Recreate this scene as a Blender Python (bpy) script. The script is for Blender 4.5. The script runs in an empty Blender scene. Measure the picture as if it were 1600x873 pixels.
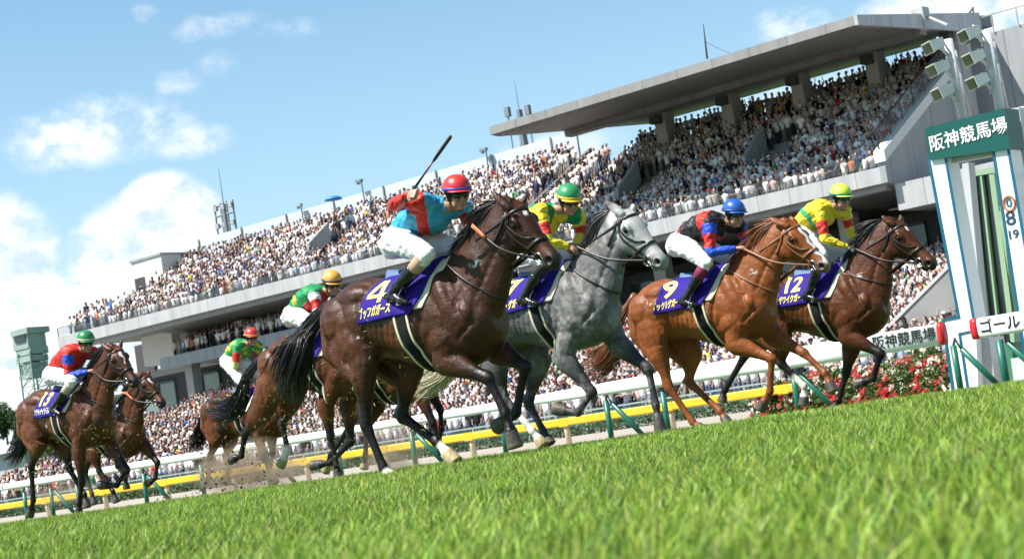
import bpy, bmesh, math, random, os
import numpy as np
from mathutils import Vector, Matrix
from mathutils.bvhtree import BVHTree
R_ = math.radians
rng = np.random.default_rng(7)
random.seed(7)
sc = bpy.context.scene
COL = sc.collection

# ------------------------------------------------------------------ camera
FPX = 2700.0
CAM_H = 0.20
PITCH = math.atan((793 - .15 * 800 - 436.5) * math.cos(math.atan(.15)) / FPX)
ROLL = math.atan(.15)
TH = R_(40.2)                       # angle of the track to the picture plane
cF = Vector((0, math.cos(PITCH), math.sin(PITCH)))
cR0 = Vector((1, 0, 0)); cU0 = Vector((0, -math.sin(PITCH), math.cos(PITCH)))
cR = cR0 * math.cos(ROLL) - cU0 * math.sin(ROLL)
cU = cR0 * math.sin(ROLL) + cU0 * math.cos(ROLL)
CAM = Vector((0, 0, CAM_H))
cd = bpy.data.cameras.new('camera'); cam = bpy.data.objects.new('camera', cd); COL.objects.link(cam)
M = Matrix((cR, cU, -cF)).transposed().to_4x4(); M.translation = CAM
cam.matrix_world = M
cd.sensor_width = 36; cd.lens = 36 * FPX / 1600; cd.clip_start = .1; cd.clip_end = 9000
cd.dof.use_dof = True; cd.dof.focus_distance = 14.5; cd.dof.aperture_fstop = 7.5
sc.camera = cam
sc.view_settings.view_transform = 'Standard'; sc.view_settings.look = 'None'
sc.view_settings.gamma = 1; sc.view_settings.use_curve_mapping = False
sc.view_settings.exposure = 0.86
sc.cycles.use_denoising = True
sc.cycles.max_bounces = 6; sc.cycles.transparent_max_bounces = 8

E_U = Vector((math.cos(TH), -math.sin(TH), 0))     # race direction
E_V = Vector((math.sin(TH), math.cos(TH), 0))      # away from the camera, across the track
E_Z = Vector((0, 0, 1))
def ray(px, py): return (cF + cR * ((px - 800) / FPX) + cU * ((436.5 - py) / FPX))
def onv(px, py, v):
    """point of the vertical plane v=const seen at a pixel -> (u, z)"""
    d = ray(px, py); k = v / d.dot(E_V); p = CAM + d * k
    return p.dot(E_U), p.z
def W3(u, v, z): return E_U * u + E_V * v + E_Z * z
def onz(px, py, z):
    d = ray(px, py); k = (z - CAM_H) / d.z; p = CAM + d * k
    return p.dot(E_U), p.dot(E_V)

# ------------------------------------------------------------------ sun + sky
SUN_EL = R_(57)
sun_dir = Vector((-1, -.30, 0)).normalized() * math.cos(SUN_EL) + E_Z * math.sin(SUN_EL)
sl = bpy.data.lights.new('sun', 'SUN'); sl.energy = 5.0; sl.angle = R_(.5); sl.color = (1, .965, .91)
so = bpy.data.objects.new('sun', sl); COL.objects.link(so)
so.rotation_euler = sun_dir.to_track_quat('Z', 'Y').to_euler(); so.location = (0, 0, 60)
w = bpy.data.worlds.new('World'); sc.world = w; w.use_nodes = True
nt = w.node_tree; N = nt.nodes; L = nt.links
for n in list(N): N.remove(n)
def nd(tree, t, **k):
    n = tree.nodes.new(t)
    for a, b in k.items(): setattr(n, a, b)
    return n
def mth(tree, op, a, b=None, c=None, clamp=False):
    n = tree.nodes.new('ShaderNodeMath'); n.operation = op; n.use_clamp = clamp
    for i, x in enumerate((a, b, c)):
        if x is None: continue
        if isinstance(x, (int, float)): n.inputs[i].default_value = x
        else: tree.links.new(x, n.inputs[i])
    return n.outputs[0]
sky = nd(nt, 'ShaderNodeTexSky', sky_type='NISHITA', sun_disc=False)
sky.sun_elevation = SUN_EL
sky.sun_rotation = math.atan2(sun_dir.x, sun_dir.y)
sky.air_density = 1.0; sky.dust_density = 1.2; sky.ozone_density = 1.6
tc = nd(nt, 'ShaderNodeTexCoord')
sep = nd(nt, 'ShaderNodeSeparateXYZ'); L.new(tc.outputs['Generated'], sep.inputs[0])
# azimuth-like / elevation-like coordinates of the direction
ax = mth(nt, 'ARCTAN2', sep.outputs[0], sep.outputs[1]); el = mth(nt, 'ARCSINE', sep.outputs[2])
comb = nd(nt, 'ShaderNodeCombineXYZ'); L.new(ax, comb.inputs[0]); L.new(mth(nt, 'MULTIPLY', el, 1.25), comb.inputs[1])
def cnoise(scale, detail, rough, off):
    mp = nd(nt, 'ShaderNodeMapping'); mp.inputs['Location'].default_value = off
    L.new(comb.outputs[0], mp.inputs[0])
    n = nd(nt, 'ShaderNodeTexNoise'); n.inputs['Scale'].default_value = scale; n.inputs['Detail'].default_value = detail
    n.inputs['Roughness'].default_value = rough; L.new(mp.outputs[0], n.inputs['Vector']); return n.outputs['Fac']
n1 = cnoise(17, 9, .60, (3.1, 1.7, 0)); n2 = cnoise(55, 6, .6, (7, 2, 1)); n3 = cnoise(6, 4, .5, (1, 9, 3))
def azel(px, py):
    d = ray(px, py).normalized(); return math.atan2(d.x, d.y), math.asin(d.z)
# cumulus banks: (px, py, half width px, half height px, density)
cl = [(-10, 440, 90, 100, 1.15), (50, 570, 170, 120, 1.05), (-120, 560, 200, 150, 1.0), (265, 350, 66, 60, 1.3), (215, 425, 90, 85, 1.3), (170, 510, 110, 80, 1.1),
      (330, 410, 60, 55, .7), (130, 205, 125, 50, .70), (90, 190, 50, 40, .62), (215, 190, 80, 36, .56), (310, 218, 80, 26, .52), (350, 105, 45, 30, .54), (290, 130, 60, 22, .46), (350, 40, 80, 24, .46), (430, 48, 70, 20, .42), (460, 50, 40, 16, .40), (225, 22, 30, 18, .36),
      (1470, 5, 130, 55, .85), (1620, -40, 170, 90, .95), (1235, 40, 66, 34, .62), (860, 235, 110, 30, .48), (700, 300, 120, 30, .2), (1300, 190, 260, 70, .5), (-500, 200, 250, 120, .9), (2100, 200, 300, 150, .9)]
acc = None
for (px, py, hw, hh, dn) in cl:
    a0, e0 = azel(px, py)
    dx = mth(nt, 'DIVIDE', mth(nt, 'SUBTRACT', ax, a0), hw / FPX * 1.25); dy = mth(nt, 'DIVIDE', mth(nt, 'SUBTRACT', el, e0), hh / FPX * 1.25)
    r2 = mth(nt, 'ADD', mth(nt, 'MULTIPLY', dx, dx), mth(nt, 'MULTIPLY', dy, dy))
    f = mth(nt, 'MULTIPLY', mth(nt, 'SUBTRACT', 1.0, mth(nt, 'MULTIPLY', r2, .62), clamp=True), dn)
    acc = f if acc is None else mth(nt, 'MAXIMUM', acc, f)
nz = mth(nt, 'ADD', mth(nt, 'MULTIPLY', mth(nt, 'SUBTRACT', n1, .5), 2.3), mth(nt, 'MULTIPLY', mth(nt, 'SUBTRACT', n2, .5), .7))
dens = mth(nt, 'ADD', acc, mth(nt, 'MULTIPLY', nz, mth(nt, 'ADD', .22, mth(nt, 'MULTIPLY', acc, .62))))
mask = nd(nt, 'ShaderNodeMapRange', interpolation_type='SMOOTHSTEP'); L.new(dens, mask.inputs[0])
mask.inputs[1].default_value = .26; mask.inputs[2].default_value = .84
# low horizon whitening
hz = nd(nt, 'ShaderNodeMapRange', interpolation_type='SMOOTHSTEP'); L.new(el, hz.inputs[0])
hz.inputs[1].default_value = .36; hz.inputs[2].default_value = -.02; hz.inputs[3].default_value = .0; hz.inputs[4].default_value = .62
ccol = nd(nt, 'ShaderNodeMix', data_type='RGBA'); ccol.inputs[6].default_value = (6.0, 7.3, 8.3, 1); ccol.inputs[7].default_value = (9.6, 9.8, 9.9, 1)
cs = nd(nt, 'ShaderNodeMapRange', interpolation_type='SMOOTHSTEP'); L.new(mth(nt, 'ADD', mth(nt, 'MULTIPLY', mth(nt, 'SUBTRACT', n1, .5), 1.7), mth(nt, 'ADD', mth(nt, 'MULTIPLY', mth(nt, 'SUBTRACT', n2, .5), .9), n3)), cs.inputs[0]); cs.inputs[1].default_value = .28; cs.inputs[2].default_value = .62
L.new(cs.outputs[0], ccol.inputs[0])
tint = nd(nt, 'ShaderNodeMix', data_type='RGBA', blend_type='MULTIPLY'); tint.inputs[0].default_value = 1
tint.inputs[7].default_value = (1.15, 1.48, 1.48, 1); L.new(sky.outputs[0], tint.inputs[6])
zen = nd(nt, 'ShaderNodeMapRange', interpolation_type='SMOOTHSTEP'); L.new(el, zen.inputs[0]); zen.inputs[1].default_value = .30; zen.inputs[2].default_value = 1.0; zen.inputs[3].default_value = 1.0; zen.inputs[4].default_value = .32
zs = nd(nt, 'ShaderNodeVectorMath', operation='SCALE'); L.new(tint.outputs[2], zs.inputs[0]); L.new(zen.outputs[0], zs.inputs['Scale'])
m0 = nd(nt, 'ShaderNodeMix', data_type='RGBA'); L.new(hz.outputs[0], m0.inputs[0]); L.new(zs.outputs[0], m0.inputs[6]); m0.inputs[7].default_value = (5.9, 7.9, 9.3, 1)
m1 = nd(nt, 'ShaderNodeMix', data_type='RGBA'); L.new(mask.outputs[0], m1.inputs[0]); L.new(m0.outputs[2], m1.inputs[6]); L.new(ccol.outputs[2], m1.inputs[7])
bg = nd(nt, 'ShaderNodeBackground'); bg.inputs[1].default_value = .068; L.new(m1.outputs[2], bg.inputs[0])
wo = nd(nt, 'ShaderNodeOutputWorld'); L.new(bg.outputs[0], wo.inputs[0])

SKIP = set(os.environ.get('SKIP', '').split(','))

# ------------------------------------------------------------------ helpers
def lin(c): return tuple(((x / 255) / 12.92 if x / 255 <= .04045 else ((x / 255 + .055) / 1.055) ** 2.4) for x in c)
MATS = {}
def mat(name, col=(.5, .5, .5), rough=.6, metal=0, spec=.5, noise=0, nscale=8, bump=0, bscale=40, vcol=False, coat=0, trans=0, streak=None, sheen=0, alpha=1):
    if name in MATS: return MATS[name]
    m = bpy.data.materials.new(name); m.use_nodes = True; t = m.node_tree
    b = t.nodes['Principled BSDF']; MATS[name] = m
    b.inputs['Roughness'].default_value = rough; b.inputs['Metallic'].default_value = metal
    b.inputs['Specular IOR Level'].default_value = spec; b.inputs['Coat Weight'].default_value = coat
    b.inputs['Sheen Weight'].default_value = sheen; b.inputs['Alpha'].default_value = alpha
    c4 = (*col, 1)
    src = None
    if vcol:
        a = nd(t, 'ShaderNodeAttribute', attribute_name='Col'); src = a.outputs['Color']
    tcn = nd(t, 'ShaderNodeTexCoord')
    vec = tcn.outputs['Object']
    if streak:
        mp = nd(t, 'ShaderNodeMapping'); mp.inputs['Scale'].default_value = streak; t.links.new(vec, mp.inputs[0]); vec = mp.outputs[0]
    if noise:
        n = nd(t, 'ShaderNodeTexNoise'); n.inputs['Scale'].default_value = nscale; n.inputs['Detail'].default_value = 5; n.inputs['Roughness'].default_value = .6
        t.links.new(vec, n.inputs['Vector'])
        mr = nd(t, 'ShaderNodeMapRange'); t.links.new(n.outputs['Fac'], mr.inputs[0]); mr.inputs[1].default_value = .3; mr.inputs[2].default_value = .7
        mr.inputs[3].default_value = 1 - noise; mr.inputs[4].default_value = 1 + noise
        mx = nd(t, 'ShaderNodeVectorMath', operation='SCALE'); t.links.new(mr.outputs[0], mx.inputs['Scale'])
        if src is not None: t.links.new(src, mx.inputs[0])
        else: mx.inputs[0].default_value = col
        src = mx.outputs[0]
    if src is not None: t.links.new(src, b.inputs['Base Color'])
    else: b.inputs['Base Color'].default_value = c4
    if bump:
        n = nd(t, 'ShaderNodeTexNoise'); n.inputs['Scale'].default_value = bscale; n.inputs['Detail'].default_value = 4
        t.links.new(vec, n.inputs['Vector'])
        bp = nd(t, 'ShaderNodeBump'); bp.inputs['Strength'].default_value = bump; bp.inputs['Distance'].default_value = .01
        t.links.new(n.outputs['Fac'], bp.inputs['Height']); t.links.new(bp.outputs[0], b.inputs['Normal'])
    if trans:
        tr = nd(t, 'ShaderNodeBsdfTranslucent'); ms = nd(t, 'ShaderNodeMixShader'); ms.inputs[0].default_value = trans
        if src is not None: t.links.new(src, tr.inputs[0])
        else: tr.inputs[0].default_value = c4
        t.links.new(b.outputs[0], ms.inputs[1]); t.links.new(tr.outputs[0], ms.inputs[2])
        t.links.new(ms.outputs[0], t.nodes['Material Output'].inputs[0])
    return m

class MB:
    """mesh builder with optional colours"""
    def __init__(s): s.v = []; s.f = []; s.c = []; s.n = 0
    def add(s, V, F, c=None):
        V = [tuple(x) for x in V]; s.v += V; s.f += [tuple(i + s.n for i in f) for f in F]; s.n += len(V)
        s.c += [c if c else (1, 1, 1)] * len(V)
    def box(s, c, h, M3=None, col=None):
        c = Vector(c); V = []
        for x in (-1, 1):
            for y in (-1, 1):
                for z in (-1, 1):
                    d = Vector((x * h[0], y * h[1], z * h[2])); V.append(c + (M3 @ d if M3 is not None else d))
        s.add(V, [(0, 1, 3, 2), (4, 6, 7, 5), (0, 4, 5, 1), (2, 3, 7, 6), (0, 2, 6, 4), (1, 5, 7, 3)], col)
    def loft(s, rings, col=None, cap=True):
        n = len(rings[0]); V = [p for r in rings for p in r]; F = []
        for i in range(len(rings) - 1):
            for j in range(n):
                k = (j + 1) % n; F.append((i * n + j, i * n + k, (i + 1) * n + k, (i + 1) * n + j))
        if cap: F.append(tuple(range(n - 1, -1, -1))); F.append(tuple((len(rings) - 1) * n + j for j in range(n)))
        s.add(V, F, col)
    def tube(s, pts, rad, n=8, side=None, ratio=1, col=None):
        """rad: scalar or list (or list of (inplane, lateral)); side: lateral axis"""
        pts = [Vector(p) for p in pts]; m = len(pts); rings = []
        if not isinstance(rad, (list, tuple)): rad = [rad] * m
        prev = None
        for i, p in enumerate(pts):
            t = (pts[min(i + 1, m - 1)] - pts[max(i - 1, 0)]).normalized()
            if side is not None: b = Vector(side)
            elif prev is None: b = Vector((0, 0, 1)) if abs(t.z) < .9 else Vector((1, 0, 0))
            else: b = prev
            b = (b - t * b.dot(t)).normalized(); a = t.cross(b).normalized(); prev = b
            r = rad[i]; ra, rb = (r if isinstance(r, (list, tuple)) else (r, r * ratio))
            rings.append([p + a * (ra * math.cos(2 * math.pi * j / n)) + b * (rb * math.sin(2 * math.pi * j / n)) for j in range(n)])
        s.loft(rings, col)
    def ell(s, c, r, M3=None, n=12, m=8, col=None):
        c = Vector(c); rings = []
        for i in range(1, m):
            a = math.pi * i / m; ring = []
            for j in range(n):
                b = 2 * math.pi * j / n
                d = Vector((r[0] * math.cos(a), r[1] * math.sin(a) * math.cos(b), r[2] * math.sin(a) * math.sin(b)))
                ring.append(c + (M3 @ d if M3 is not None else d))
            rings.append(ring)
        V = [p for q in rings for p in q]; e0 = Vector((r[0], 0, 0)); e1 = Vector((-r[0], 0, 0))
        V.append(c + (M3 @ e0 if M3 is not None else e0)); V.append(c + (M3 @ e1 if M3 is not None else e1))
        F = []
        for i in range(m - 2):
            for j in range(n):
                k = (j + 1) % n; F.append((i * n + j, (i + 1) * n + j, (i + 1) * n + k, i * n + k))
        for j in range(n):
            k = (j + 1) % n; F.append((len(V) - 2, j, k)); F.append((len(V) - 1, (m - 2) * n + k, (m - 2) * n + j))
        s.add(V, F, col)
    def band(s, pts, nrm, w, th, closed=False, col=None):
        """flat strap along pts lying on a surface with normals nrm"""
        pts = [Vector(p) for p in pts]; m = len(pts); V = []; F = []
        for i in range(m):
            a = pts[(i + 1) % m if closed else min(i + 1, m - 1)]; b = pts[(i - 1) % m if closed else max(i - 1, 0)]
            t = (a - b).normalized(); n_ = Vector(nrm[i]).normalized(); sd = t.cross(n_).normalized()
            V += [pts[i] - sd * w / 2, pts[i] + sd * w / 2, pts[i] + sd * w / 2 * .9 + n_ * th, pts[i] - sd * w / 2 * .9 + n_ * th]
        for i in range(m if closed else m - 1):
            k = (i + 1) % m
            for j in range(4):
                l = (j + 1) % 4; F.append((i * 4 + j, k * 4 + j, k * 4 + l, i * 4 + l))
        if not closed: F.append((0, 1, 2, 3)); F.append(tuple((m - 1) * 4 + q for q in (3, 2, 1, 0)))
        s.add(V, F, col)
    def prism(s, poly, d, col=None):
        """polygon (list of Vectors) extruded by vector d"""
        n = len(poly); V = [Vector(p) for p in poly] + [Vector(p) + d for p in poly]
        F = [tuple(range(n)), tuple(range(2 * n - 1, n - 1, -1))] + [(i, i + n, (i + 1) % n + n, (i + 1) % n) for i in range(n)]
        s.add(V, F, col)
    def mesh(s, name, smooth=False, vcol=False):
        me = bpy.data.meshes.new(name); me.from_pydata(s.v, [], s.f)
        bm = bmesh.new(); bm.from_mesh(me); bmesh.ops.recalc_face_normals(bm, faces=bm.faces); bm.to_mesh(me); bm.free()
        if smooth: me.polygons.foreach_set('use_smooth', [True] * len(me.polygons))
        if vcol:
            at = me.color_attributes.new('Col', 'FLOAT_COLOR', 'POINT')
            at.data.foreach_set('color', np.array([(*c, 1) for c in s.c], dtype=np.float32).ravel())
        return me
    def build(s, name, m, parent=None, smooth=False, vcol=False, loc=None):
        me = s.mesh(name, smooth, vcol); return link(name, me, m, parent, loc)
def link(name, me, m, parent=None, loc=None):
    o = bpy.data.objects.new(name, me); COL.objects.link(o)
    if m is not None: me.materials.append(m)
    if parent is not None: o.parent = parent
    if loc is not None: o.location = loc
    return o
def tag(o, label=None, cat=None, group=None, kind=None):
    if label: o['label'] = label
    if cat: o['category'] = cat
    if group: o['group'] = group
    if kind: o['kind'] = kind
    return o
def empty(name, label=None, cat=None, group=None, kind=None, loc=(0, 0, 0)):
    o = bpy.data.objects.new(name, None); COL.objects.link(o); o.location = loc
    return tag(o, label, cat, group, kind)
def np_mesh(name, V, loops, starts, totals, cols=None):
    me = bpy.data.meshes.new(name); me.vertices.add(len(V)); me.vertices.foreach_set('co', np.asarray(V, dtype=np.float32).ravel())
    me.loops.add(len(loops)); me.loops.foreach_set('vertex_index', np.asarray(loops, dtype=np.int32))
    me.polygons.add(len(starts)); me.polygons.foreach_set('loop_start', np.asarray(starts, dtype=np.int32))
    me.update(calc_edges=True); me.validate()
    if cols is not None:
        at = me.color_attributes.new('Col', 'FLOAT_COLOR', 'POINT'); c = np.ones((len(V), 4), dtype=np.float32); c[:, :3] = cols
        at.data.foreach_set('color', c.ravel())
    return me
def remesh(mb, vox, smooth=3, fac=.5):
    """union of overlapping closed shapes as one continuous skin"""
    me = mb.mesh('tmp'); o = link('tmp', me, None)
    r = o.modifiers.new('r', 'REMESH'); r.mode = 'VOXEL'; r.voxel_size = vox; r.adaptivity = 0
    s_ = o.modifiers.new('s', 'SMOOTH'); s_.iterations = smooth; s_.factor = fac
    dg = bpy.context.evaluated_depsgraph_get(); ev = o.evaluated_get(dg)
    out = bpy.data.meshes.new_from_object(ev); bpy.data.objects.remove(o); bpy.data.meshes.remove(me)
    out.polygons.foreach_set('use_smooth', [True] * len(out.polygons))
    return out
def get_v(me):
    a = np.empty(len(me.vertices) * 3, dtype=np.float32); me.vertices.foreach_get('co', a); return a.reshape(-1, 3)
def set_v(me, a): me.vertices.foreach_set('co', a.astype(np.float32).ravel()); me.update()
def set_col(me, c):
    at = me.color_attributes.new('Col', 'FLOAT_COLOR', 'POINT'); q = np.ones((len(me.vertices), 4), dtype=np.float32); q[:, :3] = c
    at.data.foreach_set('color', q.ravel())
def segdist(V, p, q):
    p = np.array(p); q = np.array(q); d = q - p; t = np.clip(((V - p) @ d) / max(d @ d, 1e-9), 0, 1)
    return np.linalg.norm(V - (p + t[:, None] * d), axis=1), t
def sstep(a, b, x):
    t = np.clip((x - a) / (b - a), 0, 1); return t * t * (3 - 2 * t)
def mixc(a, b, t): return a * (1 - t)[:, None] + np.array(b)[None, :] * t[:, None]
def vnoise(V, scale, seed=0):
    """smooth value noise, 3 octaves"""
    out = np.zeros(len(V)); amp = 1; tot = 0
    for o in range(3):
        P = V * scale * 2 ** o + seed * 17.3 + o * 5.1; I = np.floor(P).astype(np.int64); F = P - I; F = F * F * (3 - 2 * F); acc = 0
        for dx in (0, 1):
            for dy in (0, 1):
                for dz in (0, 1):
                    h = (I[:, 0] + dx) * 374761393 + (I[:, 1] + dy) * 668265263 + (I[:, 2] + dz) * 2147483647 + seed * 974711
                    h = (h ^ (h >> 13)) * 1274126177; h = (h ^ (h >> 16)) & 0xffff
                    wgt = (F[:, 0] if dx else 1 - F[:, 0]) * (F[:, 1] if dy else 1 - F[:, 1]) * (F[:, 2] if dz else 1 - F[:, 2])
                    acc = acc + h / 65535. * wgt
        out += acc * amp; tot += amp; amp *= .5
    return out / tot
def text_mesh(s, size, align='CENTER', bold=0.0, ext=0.0):
    cu = bpy.data.curves.new('t', 'FONT'); cu.body = s; cu.size = size; cu.align_x = align; cu.align_y = 'CENTER'; cu.offset = bold; cu.extrude = ext
    cu.resolution_u = 3
    o = bpy.data.objects.new('t', cu); COL.objects.link(o); dg = bpy.context.evaluated_depsgraph_get()
    me = bpy.data.meshes.new_from_object(o.evaluated_get(dg)); bpy.data.objects.remove(o); return me
# ------------------------------------------------------------------ ground
def gz(v):
    """height of the ground across the track"""
    P = [(-2000, -.0), (11, 0), (14, -.055), (16.3, -.105), (17.6, -.21), (19, -.42), (20.5, -.45), (56, -.45), (57, -.40), (80, -.40), (2000, -.45)]
    for a, b in zip(P, P[1:]):
        if v <= b[0]: return lerp_(a[1], b[1], (v - a[0]) / (b[0] - a[0]))
    return P[-1][1]
def lerp_(a, b, t): return a + (b - a) * t
def sheet(name, u0, u1, vs, dz, m, du=40, label=None):
    us = [u0 + (u1 - u0) * i / du for i in range(du + 1)]; V = [W3(u, v, gz(v) + dz) for v in vs for u in us]; F = []
    for a in range(len(vs) - 1):
        for b in range(du): i = a * (du + 1) + b; F.append((i, i + 1, i + du + 2, i + du + 1))
    me = bpy.data.meshes.new(name); me.from_pydata(V, [], F); me.polygons.foreach_set('use_smooth', [True] * len(me.polygons)); return tag(link(name, me, m), kind='structure')
vs = [-3000, -400, -60, -10, 0, 4, 8, 11, 12, 13, 14, 15, 15.7, 16.3, 17, 17.6, 18.3, 19, 20.5, 24, 40, 56, 57, 80, 200, 800, 3500]
sheet('ground', -3500, 2500, vs, 0, mat('turf_soil', (.055, .105, .022), .95, noise=.35, nscale=3.0))
sheet('dirt_track', -400, 300, [27.0, 30, 35, 40, 48, 56.9], .006, mat('dirt', (.34, .30, .255), .95, noise=.13, nscale=.8, bump=.6, bscale=6, streak=(1, 1, 1)))
sheet('apron', -260, 120, [56.6, 57, 60, 70, 80, 95], .01, mat('apron_concrete', (.36, .36, .35), .9, noise=.1, nscale=2))

# ------------------------------------------------------------------ grass (nobody could count it)
def grass():
    dens = float(os.environ.get('GD', '1'))
    zones = [(1.0, 2.2, 9500, .0038, 7), (2.2, 4.2, 8500, .0040, 7), (4.2, 8, 3600, .0052, 5), (8, 14, 1700, .0075, 5), (14, 30, 700, .012, 3)]
    Vs, Cs, LP, ST, base = [], [], [], [], 0; lp0 = 0
    for (d0, d1, dn, wd, nv) in zones:
        n = int(.80 * (d1 * d1 - d0 * d0) / 2 * 1.25 * dn * dens); D = np.sqrt(rng.uniform(d0 ** 2, d1 ** 2, n)); X = D * rng.uniform(-.43, .50, n)
        u = X * E_U.x + D * E_U.y; v = X * E_V.x + D * E_V.y; ok = v < 18.2; X, D, v = X[ok], D[ok], v[ok]; n = len(X)
        z = np.interp(v, [11, 14, 16.3, 17.6, 19], [0, -.055, -.105, -.21, -.42])
        cl = vnoise(np.stack([X, D, X * 0], 1), 3.2, 2); cl2 = vnoise(np.stack([X, D, X * 0], 1), .55, 4)
        H = (.024 + .046 * rng.random(n) ** 1.3) * (.60 + .8 * cl) * (.8 + .4 * cl2) * np.interp(v, [0, 9, 16], [1.15, .95, .72]); a = rng.uniform(0, 6.283, n); bx, by = np.cos(a), np.sin(a); W = wd * rng.uniform(.55, 1.25, n)
        la = rng.normal(.9, 1.5, n); lm = H * rng.uniform(.05, .7, n); lx, ly = np.cos(la), np.sin(la)
        lv = {7: [0, .35, .72, 1], 5: [0, .55, 1], 3: [0, 1]}[nv]; pts = []; col = []
        hue = rng.random(n); tone = .80 + .85 * rng.random(n) ** 1.5 * (.5 + cl2)
        cb = np.stack([.150 + .14 * hue, .272 + .085 * hue, .026 + .022 * hue], 1) * tone[:, None]
        dry = rng.random(n) < .05 + .12 * (cl2 < .36); cb[dry] = np.array([.40, .34, .16])
        pal = rng.random(n) < .16; cb[pal] = cb[pal] * 1.4 + np.array([.07, .07, .05]); dk = rng.random(n) < .26; cb[dk] = cb[dk] * np.array([.36, .55, .6])
        dv_ = (vnoise(np.stack([X * 1.0, D * .6, X * 0], 1), 2.3, 9) > .66) & (v > 7.5); H = np.where(dv_, H * .45, H); bs = dv_ & (rng.random(n) < .55); cb[bs] = np.array([.16, .115, .06]) * rng.uniform(.6, 1.3, (int(bs.sum()), 1))
        for t in lv:
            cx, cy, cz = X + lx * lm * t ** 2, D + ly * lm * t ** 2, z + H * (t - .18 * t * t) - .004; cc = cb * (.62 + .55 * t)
            if t < 1: w_ = W * (1 - .55 * t) / 2; pts += [np.stack([cx - bx * w_, cy - by * w_, cz], 1), np.stack([cx + bx * w_, cy + by * w_, cz], 1)]; col += [cc, cc]
            else: pts.append(np.stack([cx, cy, cz], 1)); col.append(cc)
        V = np.stack(pts, 1).reshape(-1, 3); C = np.stack(col, 1).reshape(-1, 3); b0 = base + np.arange(n) * nv
        pat = {7: [(0, 1, 3, 2), (2, 3, 5, 4), (4, 5, 6)], 5: [(0, 1, 3, 2), (2, 3, 4)], 3: [(0, 1, 2)]}[nv]
        lens = [len(p) for p in pat]; fl = np.concatenate([np.array(p) for p in pat]); LP.append((b0[:, None] + fl[None, :]).ravel())
        off = np.cumsum([0] + lens[:-1]); tot = sum(lens); ST.append((lp0 + np.arange(n)[:, None] * tot + off[None, :]).ravel()); lp0 += n * tot
        Vs.append(V); Cs.append(C); base += len(V)
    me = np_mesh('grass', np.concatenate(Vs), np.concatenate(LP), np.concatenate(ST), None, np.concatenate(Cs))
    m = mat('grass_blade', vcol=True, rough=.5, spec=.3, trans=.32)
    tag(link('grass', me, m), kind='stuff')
if 'grass' not in SKIP: grass()

# ------------------------------------------------------------------ rails
V_RAIL = 26.5
white = mat('white_rail', (.86, .86, .84), .4, noise=.04, nscale=1.5, spec=.5); green = mat('green_post', (.012, .13, .085), .4, noise=.15, nscale=6)
redm = mat('red_cap', (.60, .02, .02), .4); dark = mat('dark_metal', (.04, .045, .045), .5)
ua, za = onv(1478, 523, V_RAIL); ub, zb = onv(0, 760, V_RAIL); zr = .5 * (za + zb)
def rail(u0, u1, v, z, rv, rz, m, name, label, parent=None, n=24, n_tap=None):
    B = MB(); cnt = max(2, int(abs(u1 - u0) / 3)); rings = []
    for i in range(cnt + 1):
        u = lerp_(u0, u1, i / cnt); k2 = rz * (1 if name != 'beam' or n_tap is None else n_tap(u)); rings.append([W3(u, v + rv * math.copysign(abs(math.cos(a)) ** .6, math.cos(a)), z + k2 * math.copysign(abs(math.sin(a)) ** .6, math.sin(a))) for a in [2 * math.pi * j / n for j in range(n)]])
    B.loft(rings); return B.build(name, m, parent, True)
def post(B, u, v, z0, z1, r, du=0, dv=0): B.tube([W3(u + du, v + dv, z0), W3(u, v, z1)], r, 12)
r1 = empty('running_rail', 'long white running rail on green posts beside the turf', 'rail', loc=W3(-20, V_RAIL, -.45))
off = -Vector(r1.location)
def fix(o, root): o.parent = root; o.location = -Vector(root.location); return o
fix(rail(-110, ua - .10, V_RAIL, zr, .10, .180, white, 'beam', '', n_tap=lambda u: .52 + .48 * min(1, max(0, (u - ua + 8) / 4))), r1)
fix(rail(ua - .10, ua - .02, V_RAIL, zr, .106, .186, redm, 'end_cap', ''), r1)
pu = [onv(p, 700, V_RAIL)[0] for p in (70, 218, 309, 645, 789, 957, 1048, 1257)]
pu = sorted([-110 + 2.4 * i for i in range(31)] + [pu[0], pu[1], pu[2], pu[2] + 2.4, pu[2] + 4.8, pu[3], pu[4], pu[5], pu[6], pu[7], onv(1492, 560, V_RAIL)[0]])
for i, u in enumerate(pu):
    B = MB(); post(B, u, V_RAIL + .02, -.47, zr - .22, .055); o = fix(B.build('post', green, None, True), r1)
    B = MB(); B.tube([W3(u, V_RAIL, zr - .26), W3(u + .06, V_RAIL, zr - .10)], .022, 8); fix(B.build('bracket', dark, None, True), r1)
    if i % 2 == 0 or i > len(pu) - 3: B = MB(); post(B, u + .12, V_RAIL + .05, -.47, zr - .30, .05, .55, .35); B.tube([W3(u + .12, V_RAIL + .05, zr - .31), W3(u + .05, V_RAIL, zr - .10)], .018, 8); fix(B.build('brace', green, None, True), r1)
r2 = empty('running_rail', 'white rail section past the finish marked with katakana for goal', 'rail', loc=W3(-10, V_RAIL, -.45))
ug, zg = onv(1522, 514, V_RAIL)
fix(rail(ug, ug + 14, V_RAIL, zg, .10, .165, white, 'beam', ''), r2); fix(rail(ug - .02, ug + .10, V_RAIL, zg, .106, .172, redm, 'end_cap', ''), r2)
for u in (onv(1565, 560, V_RAIL)[0], ug + 3.6, ug + 6, ug + 8.4, ug + 10.8):
    B = MB(); post(B, u, V_RAIL + .02, -.47, zg - .24, .065); fix(B.build('post', green, None, True), r2)
    B = MB(); post(B, u + .12, V_RAIL + .05, -.47, zg - .30, .055, .6, .35); fix(B.build('brace', green, None, True), r2)
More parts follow.
